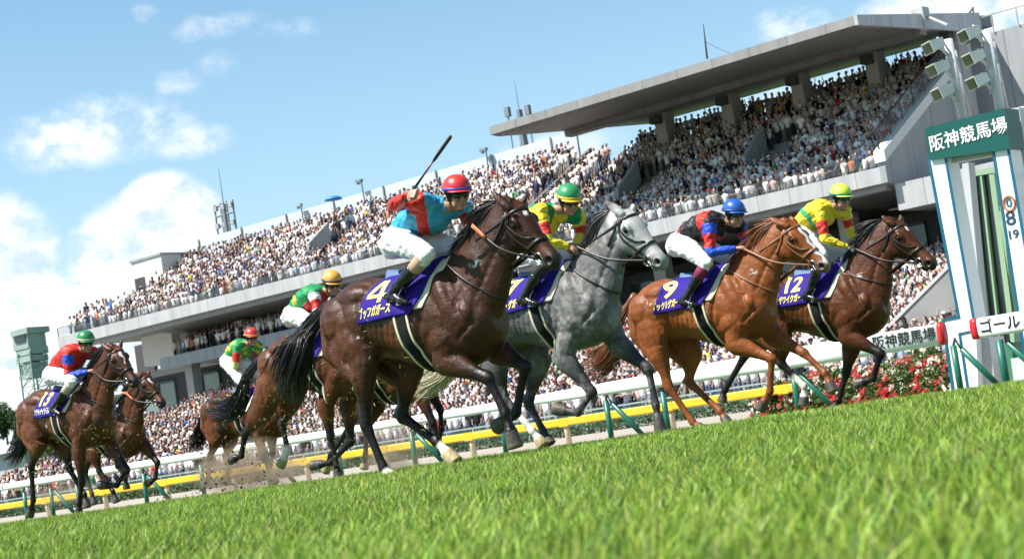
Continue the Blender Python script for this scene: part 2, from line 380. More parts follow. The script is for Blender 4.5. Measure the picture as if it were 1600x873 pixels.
# writing on a vertical plane facing the track
def sign_text(s, size, u, v, z, m, name, parent=None, bold=.0, sx=1.0, shear=0.0):
    me = text_mesh(s, size, bold=bold, ext=.002); 
    for q in me.vertices: x, y, zz = q.co; q.co = W3(u + (x * sx), v - zz, z + y + shear * x)
    o = link(name, me, m, parent)
    if parent is not None: o.location = -Vector(parent.location)
    return o
blackp = mat('black_lettering', (.012, .012, .012), .5)
ut, _ = onv(1417, 532, V_RAIL); sign_text('阪神競馬場', .245, ut, V_RAIL - .106, zr + .005, blackp, 'lettering', r1, .003, .98)
ut2, _ = onv(1566, 508, V_RAIL); sign_text('ゴール', .24, ut2, V_RAIL - .104, zg + .0, blackp, 'lettering', r2, .004, 1.0)

# yellow rail
V_Y = 28.6; yel = mat('yellow_rail', (.80, .50, .025), .45, noise=.06, nscale=2); cream = mat('cream_post', (.62, .52, .36), .6, noise=.12, nscale=5)
uy, zy = onv(1247, 607, V_Y); uy0, zy0 = onv(0, 790, V_Y); zy = .5 * (zy + zy0)
ry = empty('yellow_rail', 'low yellow rail on cream posts behind the white rail', 'rail', loc=W3(-30, V_Y, -.45))
B = MB(); rings = []
for i in range(40):
    u = lerp_(-115, uy, i / 39); rings.append([W3(u, V_Y + a, zy + b) for a, b in ((-.07, -.06), (-.07, .06), (-.05, .085), (.05, .085), (.07, .06), (.07, -.06), (.05, -.085), (-.05, -.085))])
B.loft(rings); fix(B.build('beam', yel, None, False), ry)
u = uy - .3
while u > -115:
    B = MB(); B.tube([W3(u - .08, V_Y + .15, -.47), W3(u, V_Y + .03, zy - .22), W3(u, V_Y + .01, zy - .08)], [.07, .065, .06], 10); fix(B.build('post', cream, None, True), ry)
    B = MB(); B.box(W3(u, V_Y, zy), (.12, .075, .090), Matrix((E_U, E_V, E_Z)).transposed()); fix(B.build('sleeve', yel, None), ry); u -= 2.75
# grass verge between white rail and dirt
sheet('verge', -400, 300, [20.6, 24, 27.3], .004, mat('verge_grass', (.075, .12, .03), .95, noise=.3, nscale=3))
# ------------------------------------------------------------------ grandstand
MU = Matrix((E_U, E_V, E_Z)).transposed()
def PV(px, py, v): u, z = onv(px, py, v); return W3(u, v, z)
def ubox(B, u0, u1, v0, v1, z0, z1): B.box(W3((u0 + u1) / 2, (v0 + v1) / 2, (z0 + z1) / 2), (abs(u1 - u0) / 2, abs(v1 - v0) / 2, abs(z1 - z0) / 2), MU)
conc = mat('concrete', (.50, .50, .49), .85, noise=.10, nscale=.6, bump=.2, bscale=8); conc2 = mat('concrete_step', (.33, .33, .325), .9, noise=.12, nscale=1.2)
def panel_mat(name, col, pw, rough=.5):
    """metal cladding with joints every pw metres along the front"""
    if name in MATS: return MATS[name]
    m = mat(name, col, rough, noise=.16, nscale=1.6, streak=(1, 1, .12)); t = m.node_tree; b = t.nodes['Principled BSDF']; src = b.inputs['Base Color'].links[0].from_socket
    tcn = nd(t, 'ShaderNodeTexCoord'); mp = nd(t, 'ShaderNodeMapping'); mp.inputs['Rotation'].default_value = (0, 0, TH); t.links.new(tcn.outputs['Object'], mp.inputs[0])
    sp = nd(t, 'ShaderNodeSeparateXYZ'); t.links.new(mp.outputs[0], sp.inputs[0])
    fr = mth(t, 'FRACT', mth(t, 'DIVIDE', mth(t, 'ADD', sp.outputs[0], mth(t, 'MULTIPLY', sp.outputs[1], 1.0)), pw)); ln = mth(t, 'LESS_THAN', fr, .03)
    mx = nd(t, 'ShaderNodeMix', data_type='RGBA', blend_type='MULTIPLY'); t.links.new(mth(t, 'MULTIPLY', ln, .55), mx.inputs[0]); t.links.new(src, mx.inputs[6]); mx.inputs[7].default_value = (.35, .35, .35, 1)
    t.links.new(mx.outputs[2], b.inputs['Base Color']); return m
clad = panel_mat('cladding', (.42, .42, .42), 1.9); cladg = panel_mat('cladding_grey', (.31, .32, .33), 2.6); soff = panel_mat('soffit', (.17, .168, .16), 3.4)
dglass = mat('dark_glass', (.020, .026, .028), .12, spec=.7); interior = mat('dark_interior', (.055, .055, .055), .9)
FV = 75.0
U_L = onv(92, 545, FV)[0]; U_S = -63.2; U_E = onv(1374, 267, FV)[0]; Z_L = 11.95; Z_R = 10.1
if 'stand' not in SKIP:
    gs = empty('grandstand', 'long grey grandstand packed with spectators under a cantilever roof', 'grandstand')
    def part(B, name, m, parent=gs): return B.build(name, m, parent)
    # fascias: tapered profile, light front
    for nm, u0, u1, z in (('upper_deck_fascia', U_L, U_S, Z_L), ('upper_deck_fascia', U_S, U_E, Z_R)):
        B = MB(); ubox(B, u0, u1, FV, FV + .35, z - .80, z); o = part(B, nm, clad)
        g_ = u0 if u0 > U_L + 1 else onv(205, 578, FV)[0]
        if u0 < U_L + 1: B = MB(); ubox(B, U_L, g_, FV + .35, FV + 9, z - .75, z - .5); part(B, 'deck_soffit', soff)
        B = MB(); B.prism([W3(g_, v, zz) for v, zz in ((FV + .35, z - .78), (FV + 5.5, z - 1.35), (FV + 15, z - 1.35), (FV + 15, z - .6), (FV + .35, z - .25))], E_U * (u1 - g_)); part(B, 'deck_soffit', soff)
        B = MB(); ubox(B, u0, u1, FV + .05, FV + .09, z + .62, z + .66)
        uu = u0
        while uu < u1: ubox(B, uu, uu + .05, FV + .05, FV + .09, z, z + .62); uu += 2.4
        part(B, 'handrail', dark)
        B = MB(); ubox(B, u0, u1, FV + .11, FV + .13, z + .08, z + .58); part(B, 'glass_balustrade', mat('balustrade_glass', (.10, .13, .14), .15, alpha=.20))
    # raked seating slabs
    for u0, u1, z, n in ((U_L, U_S, Z_L, 11), (U_S, U_E, Z_R, 15)):
        B = MB()
        n = int(n * .8 / .62); [ubox(B, u0, u1, FV + .4 + .62 * i, FV + 1.02 + .62 * i, z - 1.1 + .352 * i, z - .62 + .352 * i) for i in range(n)]
        part(B, 'upper_terrace', conc2)
    # gallery deck and fascia
    g0 = onv(205, 578, FV)[0]
    GV = FV + 2.6; U_G = U_S + 1.2; zg1 = onv(416, 540, GV)[1] + .75; zgd = zg1 - .35
    B = MB(); ubox(B, g0, U_G, GV, GV + .3, zg1 - .85, zg1); part(B, 'gallery_fascia', cladg)
    B = MB(); ubox(B, g0, U_G, GV + .3, FV + 16, zgd - .3, zgd)
    for i in range(4): ubox(B, g0, U_G, GV + 1.5 + i, FV + 16, zgd + .28 * i, zgd + .28 + .28 * i)
    part(B, 'gallery_deck', conc2)
    uu = g0 + 1.0; k_ = 0
    while uu < U_E + 1:
        B = MB(); ubox(B, uu, uu + .8, FV + 3.9, FV + 4.7, 3.2, (Z_L if uu < U_S else Z_R) - 1.4); part(B, 'column', mat('column_concrete', (.36, .36, .35), .85, noise=.08)); uu += 6.0; k_ += 1
    gb = onv(212, 560, 90)[0]; B = MB(); uu = gb
    while uu < U_S + 30:   # back wall of the gallery: the first bays open to the sky
        if k_ and (uu - gb) > 14: ubox(B, uu, uu + 6, FV + 15, FV + 15.3, 8.5, Z_L)
        else: ubox(B, uu, uu + 6, FV + 15, FV + 15.3, 8.5, 9.6); ubox(B, uu, uu + 2.4, FV + 15, FV + 15.3, 9.6, Z_L); ubox(B, uu + 5, uu + 6, FV + 15, FV + 15.3, 9.6, Z_L)
        uu += 6
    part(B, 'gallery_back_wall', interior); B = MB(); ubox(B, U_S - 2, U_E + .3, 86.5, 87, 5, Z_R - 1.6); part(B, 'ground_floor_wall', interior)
    for q in range(9): B = MB(); uq = U_S + 1 + q * 2.6; ubox(B, uq, uq + .55, 79, 79.5, Z_R - 1.74, Z_R - 1.705); part(B, 'ceiling_lamp', mat('lamp_panel', (.7, .7, .6), .5))
    B = MB(); uu = gb
    while uu < gb + 14:
        for q in range(3): ubox(B, uu + 2.4 + q * .85, uu + 2.48 + q * .85, FV + 14.9, FV + 15.1, 9.6, Z_L - 1.6)
        uu += 6
    part(B, 'window_mullion', dark)
    # ground floor
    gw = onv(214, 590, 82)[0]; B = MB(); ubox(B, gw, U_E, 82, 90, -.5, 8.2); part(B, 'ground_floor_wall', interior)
    uu = gw + 1
    while uu < U_E - 4:
        B = MB(); ubox(B, uu, uu + 3.6, 81.8, 81.95, 5.4, 7.7); w_ = part(B, 'window', mat('glass_painted_lit', (.16, .20, .17), .1, spec=.7) if random.random() < .35 else dglass)  # lighter pane colour imitates a lit room, nothing glows behind
        B = MB(); ubox(B, uu + 1.75, uu + 1.85, 81.7, 81.8, 5.4, 7.7); ubox(B, uu, uu + 3.6, 81.7, 81.8, 7.6, 7.75); part(B, 'window_frame', dark, w_); uu += 5.2
        # standing terraces at track level
    B = MB()
    for i in range(25): ubox(B, g0 + 3, -14, 58.6 + .9 * i, 59.55 + .9 * i, -.6, -.1 + .216 * i)
    part(B, 'standing_terrace', conc2)
    B = MB()
    for i in range(11): ubox(B, -150, g0 + 3, 58.6 + .9 * i, 59.55 + .9 * i, -.6, -.1 + .05 * i)
    part(B, 'standing_terrace', conc2)
    # rear wind screen behind the left block
    v_ = 84.4; ua_, z1_ = onv(310, 374, v_); ub_, _z = onv(900, 211, v_)
    B = MB(); ubox(B, ua_, ub_, v_, v_ + .2, 13, 17.95); part(B, 'wind_screen', mat('screen', (.55, .60, .65), .4, alpha=1, noise=.05))
    uu = ua_
    while uu < ub_: B = MB(); ubox(B, uu, uu + .1, v_ - .12, v_ - .02, 13, 18.0); part(B, 'screen_rib', cladg); uu += 5
    # stair block at the left end
    v_ = 80.5; a_, zt = onv(205, 412, v_); b_, zt2 = onv(251, 398, v_); zt = zt2
    B = MB(); ubox(B, a_, b_, v_, v_ + 9, 9, zt); part(B, 'stair_tower', mat('cream_wall', (.62, .61, .57), .8, noise=.06, nscale=.8))
    B = MB(); ubox(B, a_ - .1, b_ + .1, v_ - .1, v_ + 9.1, zt, zt + .15); part(B, 'coping', cladg)
    c0, zc0 = onv(213, 455, v_); c1, zc1 = onv(226, 432, v_)
    B = MB(); ubox(B, c0, c1, v_ - .04, v_ - .01, zc0, zc1); part(B, 'doorway', interior)
    c0, _ = onv(251, 400, 84); B = MB(); ubox(B, b_ + .01, b_ + 6.3, v_ + 4, v_ + 9, 12, zt - .4); part(B, 'stair_tower_wing', cladg)
    # divider wall and vomitory between the blocks
    B = MB(); B.prism([W3(U_S, v, z) for v, z in ((FV, Z_R - .6), (FV, Z_L), (FV + .5, Z_L + .05), (FV + 8.8, Z_L + 4.6), (FV + 8.8, Z_L + 2.0), (FV + 1.0, Z_R - .6))], E_U * .25); part(B, 'divider_wall', mat('wall_painted_shade', (.13, .13, .13), .9))  # shade put into the wall colour, so it reads as a gap
    B = MB(); B.prism([W3(U_S + .26, v, z) for v, z in ((FV + .4, Z_R - .6), (FV + .4, Z_L - 1.4), (FV + 8.8, Z_L + 3.2), (FV + 8.8, Z_R + 2))], E_U * 1.3); part(B, 'aisle_stair', conc2)
    for uu in (-58.2, -49.5):
        B = MB(); B.prism([W3(uu, v, z) for v, z in ((FV + 4, Z_R + 1.6), (FV + 4, Z_R + 2.8), (FV + 6.4, Z_R + 4.5), (FV + 6.4, Z_R + 3.2))], E_U * .25); part(B, 'vomitory', cladg)
    B = MB(); B.prism([W3(-83, v, z) for v, z in ((FV + 3, Z_L + 1.2), (FV + 3, Z_L + 2.4), (FV + 5, Z_L + 3.8), (FV + 5, Z_L + 2.6))], E_U * .25); part(B, 'vomitory', cladg)
    # roof over the right block
    VR = 73.0; r0, zr0 = onv(765, 193, VR); r1_, zr1 = onv(1335, 30, VR); zrf = (zr0 + zr1) / 2; VB = 88.5; VE = 84.5
    def zroof(v): return zrf + (v - VR) * .088
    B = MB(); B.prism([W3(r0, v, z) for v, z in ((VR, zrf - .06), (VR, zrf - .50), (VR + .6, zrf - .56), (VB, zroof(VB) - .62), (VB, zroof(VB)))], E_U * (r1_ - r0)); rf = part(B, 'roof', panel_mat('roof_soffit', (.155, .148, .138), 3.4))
    B = MB(); ubox(B, r0 - .03, r1_, VR - .05, VR - .004, zrf - .48, zrf - .02); part(B, 'roof_fascia', panel_mat('roof_edge', (.25, .245, .235), 2.2), rf)
    B = MB(); B.prism([W3(r1_ + .004, v, z) for v, z in ((VR - .05, zrf - .5), (VR - .05, zrf - .02), (VE + 2, zroof(VE + 2) + .1), (VE + 2, zroof(VE + 2) - .95))], E_U * .18); part(B, 'roof_fascia', clad, rf)
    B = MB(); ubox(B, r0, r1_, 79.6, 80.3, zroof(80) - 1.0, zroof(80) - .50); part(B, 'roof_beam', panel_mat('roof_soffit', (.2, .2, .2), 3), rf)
    uu = r0 + 3.3
    while uu < r1_ + .4:
        B = MB(); ubox(B, uu, uu + .75, 84.2, 85.2, 12, zroof(84.5) - .45); part(B, 'roof_pillar', mat('column_concrete'))
        B = MB(); ubox(B, uu + .1, uu + .6, 83.5, 84.1, zroof(84) - 1.25, zroof(84) - .75); part(B, 'loudspeaker', dark); uu += 4.75
    B = MB(); B.tube([PV(1437, 14, 80), PV(1444, 48, 80)], [.45, .45], 4); B.tube([PV(1437, 22, 80), PV(1375, 40, 80)], .1, 6); B.tube([PV(1437, 22, 80), PV(1480, 40, 80)], .1, 6); part(B, 'roof_stay', clad, rf)
    B = MB(); B.tube([PV(1105, 92, 82), PV(1102, 66, 82), PV(1099, 38, 82)], [.07, .05, .02], 6); B.tube([PV(1102, 66, 82), PV(1140, 84, 82)], .012, 4); part(B, 'aerial', dark, rf)
    # right end: raking parapet, glass balustrade, side wall
    ze = lambda v: Z_R + .25 + (v - FV) * .545
    B = MB(); B.prism([W3(U_E, v, z) for v, z in ((FV, Z_R - .8), (FV, ze(FV)), (88.5, ze(88.5)), (96, ze(88.5)), (96, Z_R - 1.7), (FV + 5.5, Z_R - 1.7))], E_U * .35); part(B, 'end_wall', cladg)
    B = MB(); B.prism([W3(U_E - .12, v, z) for v, z in ((FV - .1, ze(FV) - .05), (FV - .1, ze(FV) + .5), (88.5, ze(88.5) + .45), (88.5, ze(88.5) - .1))], E_U * .6); part(B, 'raking_parapet', mat('white_coping', (.66, .66, .64), .6, noise=.04))
    B = MB(); B.prism([W3(U_E + .1, v, z) for v, z in ((FV, ze(FV) + .5), (FV, ze(FV) + 1.5), (88.5, ze(88.5) + 1.45), (88.5, ze(88.5) + .45))], E_U * .03); part(B, 'glass_balustrade', mat('balustrade_glass'))
    B = MB()
    for i in range(10): v = FV + .1 + i * 1.48; B.tube([W3(U_E + .12, v, ze(v) + .4), W3(U_E + .12, v, ze(v) + 1.55)], .035, 6)
    B.tube([W3(U_E + .12, FV, ze(FV) + 1.55), W3(U_E + .12, 88.5, ze(88.5) + 1.5)], .04, 6); part(B, 'handrail', dark)
    B = MB(); ubox(B, U_E + .36, U_E + 17, 86.5, 97, 4, 17.2); part(B, 'rear_block', cladg)
    B = MB(); ubox(B, U_E + .36, U_E + 17, 86.4, 86.45, 18.1, 18.16)
    for i in range(12): ubox(B, U_E + .5 + i * 1.4, U_E + .56 + i * 1.4, 86.4, 86.45, 17.2, 18.1)
    part(B, 'handrail', cladg)
    # lower deck towards the right of the stair
    B = MB(); ubox(B, U_E + .36, U_E + 17, FV + .6, 86.4, Z_R - 2.2, Z_R - .9); part(B, 'side_deck', clad)
    B = MB(); ubox(B, U_E - 3, U_E + 17, 83, 84, 2, Z_R - 1.9); part(B, 'ground_floor_wall', interior)
    # concrete ramp in the standing area
    vA = 62.0; a = onv(1378, 520, vA); b = onv(1482, 418, vA); d_ = onv(1482, 520, vA); e_ = onv(1600, 330, vA); f2 = onv(1600, 520, vA)
    B = MB(); B.prism([W3(x[0], vA, x[1]) for x in (a, b, e_, f2, d_)], E_V * .5); part(B, 'ramp_wall', mat('ramp_concrete', (.25, .25, .24), .85, noise=.14, nscale=1.0, bump=.3, bscale=5))
    B = MB(); B.prism([PV(1380, 514, vA - .05), PV(1482, 412, vA - .05), PV(1482, 419, vA - .05), PV(1380, 521, vA - .05)], E_V * .6); part(B, 'ramp_coping', conc)
    # ceiling lamps under the decks
    for px, py in ((1395, 313), (1432, 304), (1260, 380), (256, 497), (415, 640)):
        pass

# ------------------------------------------------------------------ fence and hedge at the edge of the dirt
VFN = 57.6
B = MB(); u0 = -96; fz = onv(1236, 591, VFN)[1]
fn = empty('glass_fence', 'low fence of green glass panels in front of the crowd', 'fence', loc=W3(-40, VFN, -.45))
B = MB(); ubox(B, u0, -12, VFN - .04, VFN + .04, fz - .05, fz + .02); ubox(B, u0, -12, VFN - .03, VFN + .03, -.38, -.32); fix(B.build('handrail', mat('rail_grey', (.30, .36, .33), .5)), fn)
uu = u0; cnt = 0
while uu < -12:
    B = MB(); ubox(B, uu, uu + .07, VFN - .04, VFN + .04, -.45, fz); fix(B.build('post', mat('rail_grey')), fn)
    if cnt < 60: B = MB(); ubox(B, uu + .12, uu + 1.55, VFN - .012, VFN + .012, -.28, fz - .1); fix(B.build('glass_panel', mat('green_glass', (.07, .19, .15), .12, alpha=.40)), fn)
    uu += 1.62; cnt += 1
def leaves(n, fn_, size, colf, seed=1, flat=.5):
    """leaf quads: fn_(rng,n)->positions; returns mesh arrays"""
    r = np.random.default_rng(seed); P = fn_(r, n); A = r.normal(size=(n, 3)); A /= np.linalg.norm(A, axis=1)[:, None]; Bv = r.normal(size=(n, 3)); Bv -= A * (A * Bv).sum(1)[:, None]; Bv /= np.linalg.norm(Bv, axis=1)[:, None]
    s = size * r.uniform(.6, 1.3, n)[:, None]; V = np.stack([P - A * s * .5, P + Bv * s * .32, P + A * s * .5, P - Bv * s * .32], 1).reshape(-1, 3); C = np.repeat(colf(r, P), 4, 0)
    return V, C
def leaf_obj(name, V, C, m, parent=None):
    n = len(V) // 4; me = np_mesh(name, V, np.arange(4 * n), np.arange(n) * 4, None, C); return link(name, me, m, parent)
leafm = mat('leaf', vcol=True, rough=.55, spec=.35, trans=.22)
def gcol(base, var=.4):
    base = np.array(base)
    def f(r, P): n = len(P); return base * (1 + var * (r.random((n, 1)) - .5) * 2) * np.array([1, 1, 1]) + np.array([.02, .01, 0]) * r.random((n, 1))
    return f
def hedgefn(r, n):
    u = r.uniform(-96, -13, n); v = r.uniform(56.7, 57.2, n); z = r.uniform(-.43, .02, n) + .06 * np.sin(u * 2.1); return np.outer(u, E_U) + np.outer(v, E_V) + np.outer(z, E_Z)
V, C = leaves(24000, hedgefn, .12, gcol((.050, .092, .026)), 5)
tag(leaf_obj('hedge', V, C, leafm), 'low clipped green hedge along the far side of the dirt track', 'hedge', kind='thing')

# ------------------------------------------------------------------ flower bed: bushes of red and white flowers
fu0 = onv(1240, 620, 29.6)[0]; fu1 = onv(1486, 590, 28.9)[0]; nb = 7; proto = []
def bush(i, u, v, seed):
    r = np.random.default_rng(seed); rad = np.array([.62, .75, .78 + .08 * (i % 3)])
    def pf(q, n):
        d = q.normal(size=(n, 3)); d /= np.linalg.norm(d, axis=1)[:, None]; d[:, 2] = np.abs(d[:, 2]); rr = q.uniform(.72, 1.06, n)[:, None] ** .7; P = d * rr * rad; P[:, 2] += .02 + .05 * np.sin(P[:, 0] * 9 + seed) + .05 * np.sin(P[:, 1] * 8); return P
    V, C = leaves(5600, pf, .062, gcol((.065, .130, .026), .6), seed); fo = leaf_obj('flowering_bush', V, C, leafm); fo.location = W3(u, v, -.46); fo.rotation_euler = (0, 0, -TH)
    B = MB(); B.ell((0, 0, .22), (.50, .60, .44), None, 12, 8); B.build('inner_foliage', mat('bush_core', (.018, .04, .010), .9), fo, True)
    # flowers: five petals each
    for nm, colr, cnt in (('red_flowers', (.50, .008, .008), 230), ('white_flowers', (.74, .73, .62), 100), ('pink_flowers', (.62, .14, .14), 30)):
        P = pf(r, cnt * 2); P = P[(P[:, 1] < .25)][:cnt]; B = MB()
        cx = vnoise(P, 2.2, 3 if nm[0] == 'r' else 9); P = P[cx > .42]
        for p in P:
            p = Vector(p) * 1.05; nrm = Vector((r.normal() * .4, -1 + r.normal() * .4, .5 + r.normal() * .3)).normalized(); a = nrm.orthogonal().normalized(); b_ = nrm.cross(a); s_ = r.uniform(.014, .028)
            for g in range(5): # small head of blooms
                c = p + (a * r.normal() + b_ * r.normal()) * .030 + nrm * r.normal() * .01
                for t in range(5):
                    th = t * 1.2566; d = a * math.cos(th) + b_ * math.sin(th); e = nrm.cross(d); B.add([c, c + d * s_ + e * s_ * .5 + nrm * .008, c + d * s_ * 1.35 + nrm * .004, c + d * s_ - e * s_ * .5 + nrm * .008], [(0, 1, 2, 3)])
        if B.v: o = B.build(nm[:-1] if False else nm.replace('flowers', 'blossom'), mat('petal_' + nm, colr, .6, noise=.2, nscale=20, trans=.2), fo); o['kind'] = 'stuff'
    return fo
for i in range(nb * 2):
    row = i // nb; u = lerp_(fu0, fu1, (i % nb + (.5 if row else 0)) / (nb - .5)); where = ['nearest the yellow rail', 'second from the yellow rail', 'third from the yellow rail', 'in the middle of the bed', 'third from the finish post', 'second from the finish post', 'beside the finish post'][i % nb]
    fo = bush(i, u, 29.2 + row * 1.1, 40 + i); tag(fo, ('front row ' if row == 0 else 'back row ') + 'bush of red and white blossom ' + where, 'flowering bush', 'flowering bushes beside the finish')
# ------------------------------------------------------------------ finish portal, lamps, tower, trees
if 'portal' not in SKIP:
    VP = 27.7; pw = mat('portal_white', (.80, .81, .82), .35, noise=.03); teal = mat('portal_teal', (.005, .11, .19), .4); sgreen = mat('sign_green', (.003, .085, .070), .4); pgr = mat('portal_grey', (.50, .52, .54), .5)
    pt = empty('finish_portal', 'tall white and teal finish portal with green sign board', 'finish post', loc=PV(1530, 610, VP))
    def poly(name, pts, v, d, m, parent=pt):
        B = MB(); B.prism([PV(*p, v) for p in pts], E_V * d); o = B.build(name, m, parent); o.location = -Vector(pt.location) if parent is pt else (0, 0, 0); return o
    lp = poly('pillar', [(1448, 246), (1478, 242), (1524, 503), (1530, 640), (1492, 640), (1471, 500), (1496, 494)], VP, .45, pw)
    poly('edge_strip', [(1448, 246), (1452, 245.5), (1500, 497), (1475, 502), (1496, 640), (1491, 640), (1470.5, 499), (1495.5, 493.5)], VP - .012, .01, teal, lp)
    poly('edge_strip', [(1474.5, 243), (1478.5, 242), (1524.5, 505), (1520, 505)], VP - .012, .01, teal, lp)
    poly('edge_strip', [(1497, 520), (1523, 515), (1523, 518), (1501, 523), (1519, 640), (1515, 640)], VP - .012, .01, teal, lp)
    rp = poly('pillar', [(1549, 232), (1576, 226), (1634, 560), (1648, 640), (1612, 640), (1588, 487)], VP, .45, pw)
    poly('edge_strip', [(1549, 232), (1553, 231.5), (1592, 487), (1617, 640), (1612, 640), (1588, 487)], VP - .012, .01, teal, rp)
    poly('edge_strip', [(1572, 227), (1576.5, 226), (1634, 560), (1629.5, 560)], VP - .012, .01, teal, rp)
    sb = poly('sign_board', [(1445, 200), (1570, 169), (1578, 233), (1452, 250)], VP - .06, .55, sgreen)
    uc, zc = onv(1511.5, 212, VP - .08); o = sign_text('阪神競馬場', .30, uc, VP - .072, zc, mat('white_lettering', (.85, .85, .83), .4), 'lettering', None, .004, .98, .02); o.parent = sb
    for s_, px, py, sz, m_ in (('0', 1577, 318, .20, teal), ('8', 1579.5, 342, .34, mat('navy_digit', (.02, .05, .10), .5)), ('19', 1583, 367, .20, mat('navy_digit'))):
        uc, zc = onv(px, py, VP); o = sign_text(s_, sz, uc, VP - .004, zc, m_, 'digit', None, .006, 1.1); o.parent = rp
    uc, zc = onv(1577, 318, VP); B = MB(); B.tube([W3(uc + .10 * math.cos(a), VP - .006, zc + .12 * math.sin(a)) for a in [2 * math.pi * i / 20 for i in range(21)]], .02, 5); B.build('orange_ring', mat('orange_ring', (.65, .16, .05), .5), rp)
    # base blocks, cross beams and slatted side frame to the right
    poly('base_block', [(1516, 530), (1545, 527), (1560, 640), (1526, 640)], VP + .2, .6, pgr); poly('base_block', [(1579, 560), (1640, 550), (1650, 640), (1590, 640)], VP + .2, .8, pgr)
    poly('cross_beam', [(1478, 247), (1550, 233), (1550, 243), (1478, 256)], VP + .2, .3, pgr)
    sf = poly('side_post', [(1578, 170), (1592, 168), (1650, 560), (1636, 560)], VP + .6, .3, pgr)
    for y in (170, 200, 235, 270, 305, 340): poly('slat', [(1576 + (y - 170) * .15, y), (1720, y - 26), (1720, y - 17), (1577 + (y - 170) * .15, y + 9)], VP + .95, .08, pgr)
    lat = poly('inner_post', [(1503, 256), (1513, 254), (1535, 500), (1525, 500)], VP + .9, .25, pgr)
    # photo finish tower behind: pale green frame with dark glass
    pg = mat('pale_green_metal', (.28, .42, .27), .5); vt = VP + 1.6; tw_ = empty('photo_finish_tower', 'narrow pale green tower with dark glass inside the finish portal', 'tower', loc=PV(1550, 600, vt))
    def tp(name, pts, v, d, m):
        B = MB(); B.prism([PV(*p, v) for p in pts], E_V * d); o = B.build(name, m, tw_); o.location = -Vector(tw_.location)
    tp('glass', [(1517, 275), (1548, 269), (1583, 560), (1548, 566)], vt + .1, 1.0, dglass)
    for pts in (((1512, 270), (1519, 269), (1550, 560), (1543, 561)), ((1544, 265), (1552, 264), (1590, 556), (1582, 557)), ((1560, 330), (1565, 329), (1590, 490), (1585, 490)), ((1530, 268), (1533, 268), (1566, 560), (1563, 560))): tp('frame', pts, vt, .5 if pts[0][0] != 1530 else .3, pg)
    tp('frame', [(1511, 268), (1554, 261), (1555, 270), (1512, 277)], vt - .01, 1.2, pg); tp('frame', [(1560, 322), (1578, 319), (1579, 326), (1561, 329)], vt + .02, .5, pg)
    tp('base', [(1546, 540), (1586, 534), (1600, 640), (1560, 640)], vt - .05, 1.2, mat('door_green', (.05, .20, .10), .5))
    # floodlight masts
    steel_l = mat('galvanised', (.55, .56, .57), .4, noise=.08, nscale=5); lamp_w = mat('lamp_housing', (.74, .74, .70), .45); lamp_f = mat('lamp_louvre', (.16, .18, .12), .5)
    for k_, (m0_, m1_, lamps, lab) in enumerate((((1481, 62), (1507, 200), [(1461, 71), (1468, 106), (1475, 143)], 'pale steel mast with three floodlights, left of the pair above the finish sign'), ((1541, 48), (1566, 190), [(1517, 52), (1524, 89), (1530, 126)], 'pale steel mast with three floodlights, right of the pair above the finish sign'))):
        v = VP + .9; root = empty('floodlight_mast', lab, 'floodlight', 'floodlight masts above the finish portal', loc=PV(*m1_, v)); of = -Vector(root.location)
        B = MB(); B.tube([PV(*m1_, v), PV(*m0_, v)], .085, 12); B.tube([PV(m0_[0] + 9, m0_[1] + 18, v + .25), PV(m1_[0] + 8, m1_[1] - 12, v + .25)], .05, 8); o = B.build('pole', steel_l, root, True); o.location = of
        for lx, ly in lamps:
            c = PV(lx, ly, v - .35); fd = (-E_V * .75 - E_U * .55 - E_Z * .28).normalized(); rt = fd.cross(E_Z).normalized(); up_ = rt.cross(fd).normalized(); Mx = Matrix((rt, fd, up_)).transposed()
            B = MB(); fr = [c + fd * .16 + rt * a * .165 + up_ * b_ * .11 for a, b_ in ((-1, -1), (1, -1), (1, 1), (-1, 1))]; bk = [c - fd * .13 + rt * a * .12 + up_ * b_ * .08 for a, b_ in ((-1, -1), (1, -1), (1, 1), (-1, 1))]
            B.loft([bk, fr]); l_ = B.build('floodlight', lamp_w, root); l_.location = of
            B = MB(); B.box(c + fd * .164, (.15, .004, .095), Mx)
            for q in range(7): B.box(c + fd * .18 + up_ * (-.078 + .026 * q), (.148, .022, .003), Mx)
            B.build('louvre', lamp_f, l_)
            B = MB(); B.tube([c - fd * .1, PV(lx + 16, ly + 12, v)], .03, 6); B.tube([c - fd * .1 + up_ * .1, PV(lx + 17, ly - 2, v)], .02, 6); B.tube([c - fd * .05 - up_ * .1, c - up_ * .18 - fd * .15, PV(lx + 18, ly + 20, v)], .014, 6); B.build('arm', steel_l, l_)

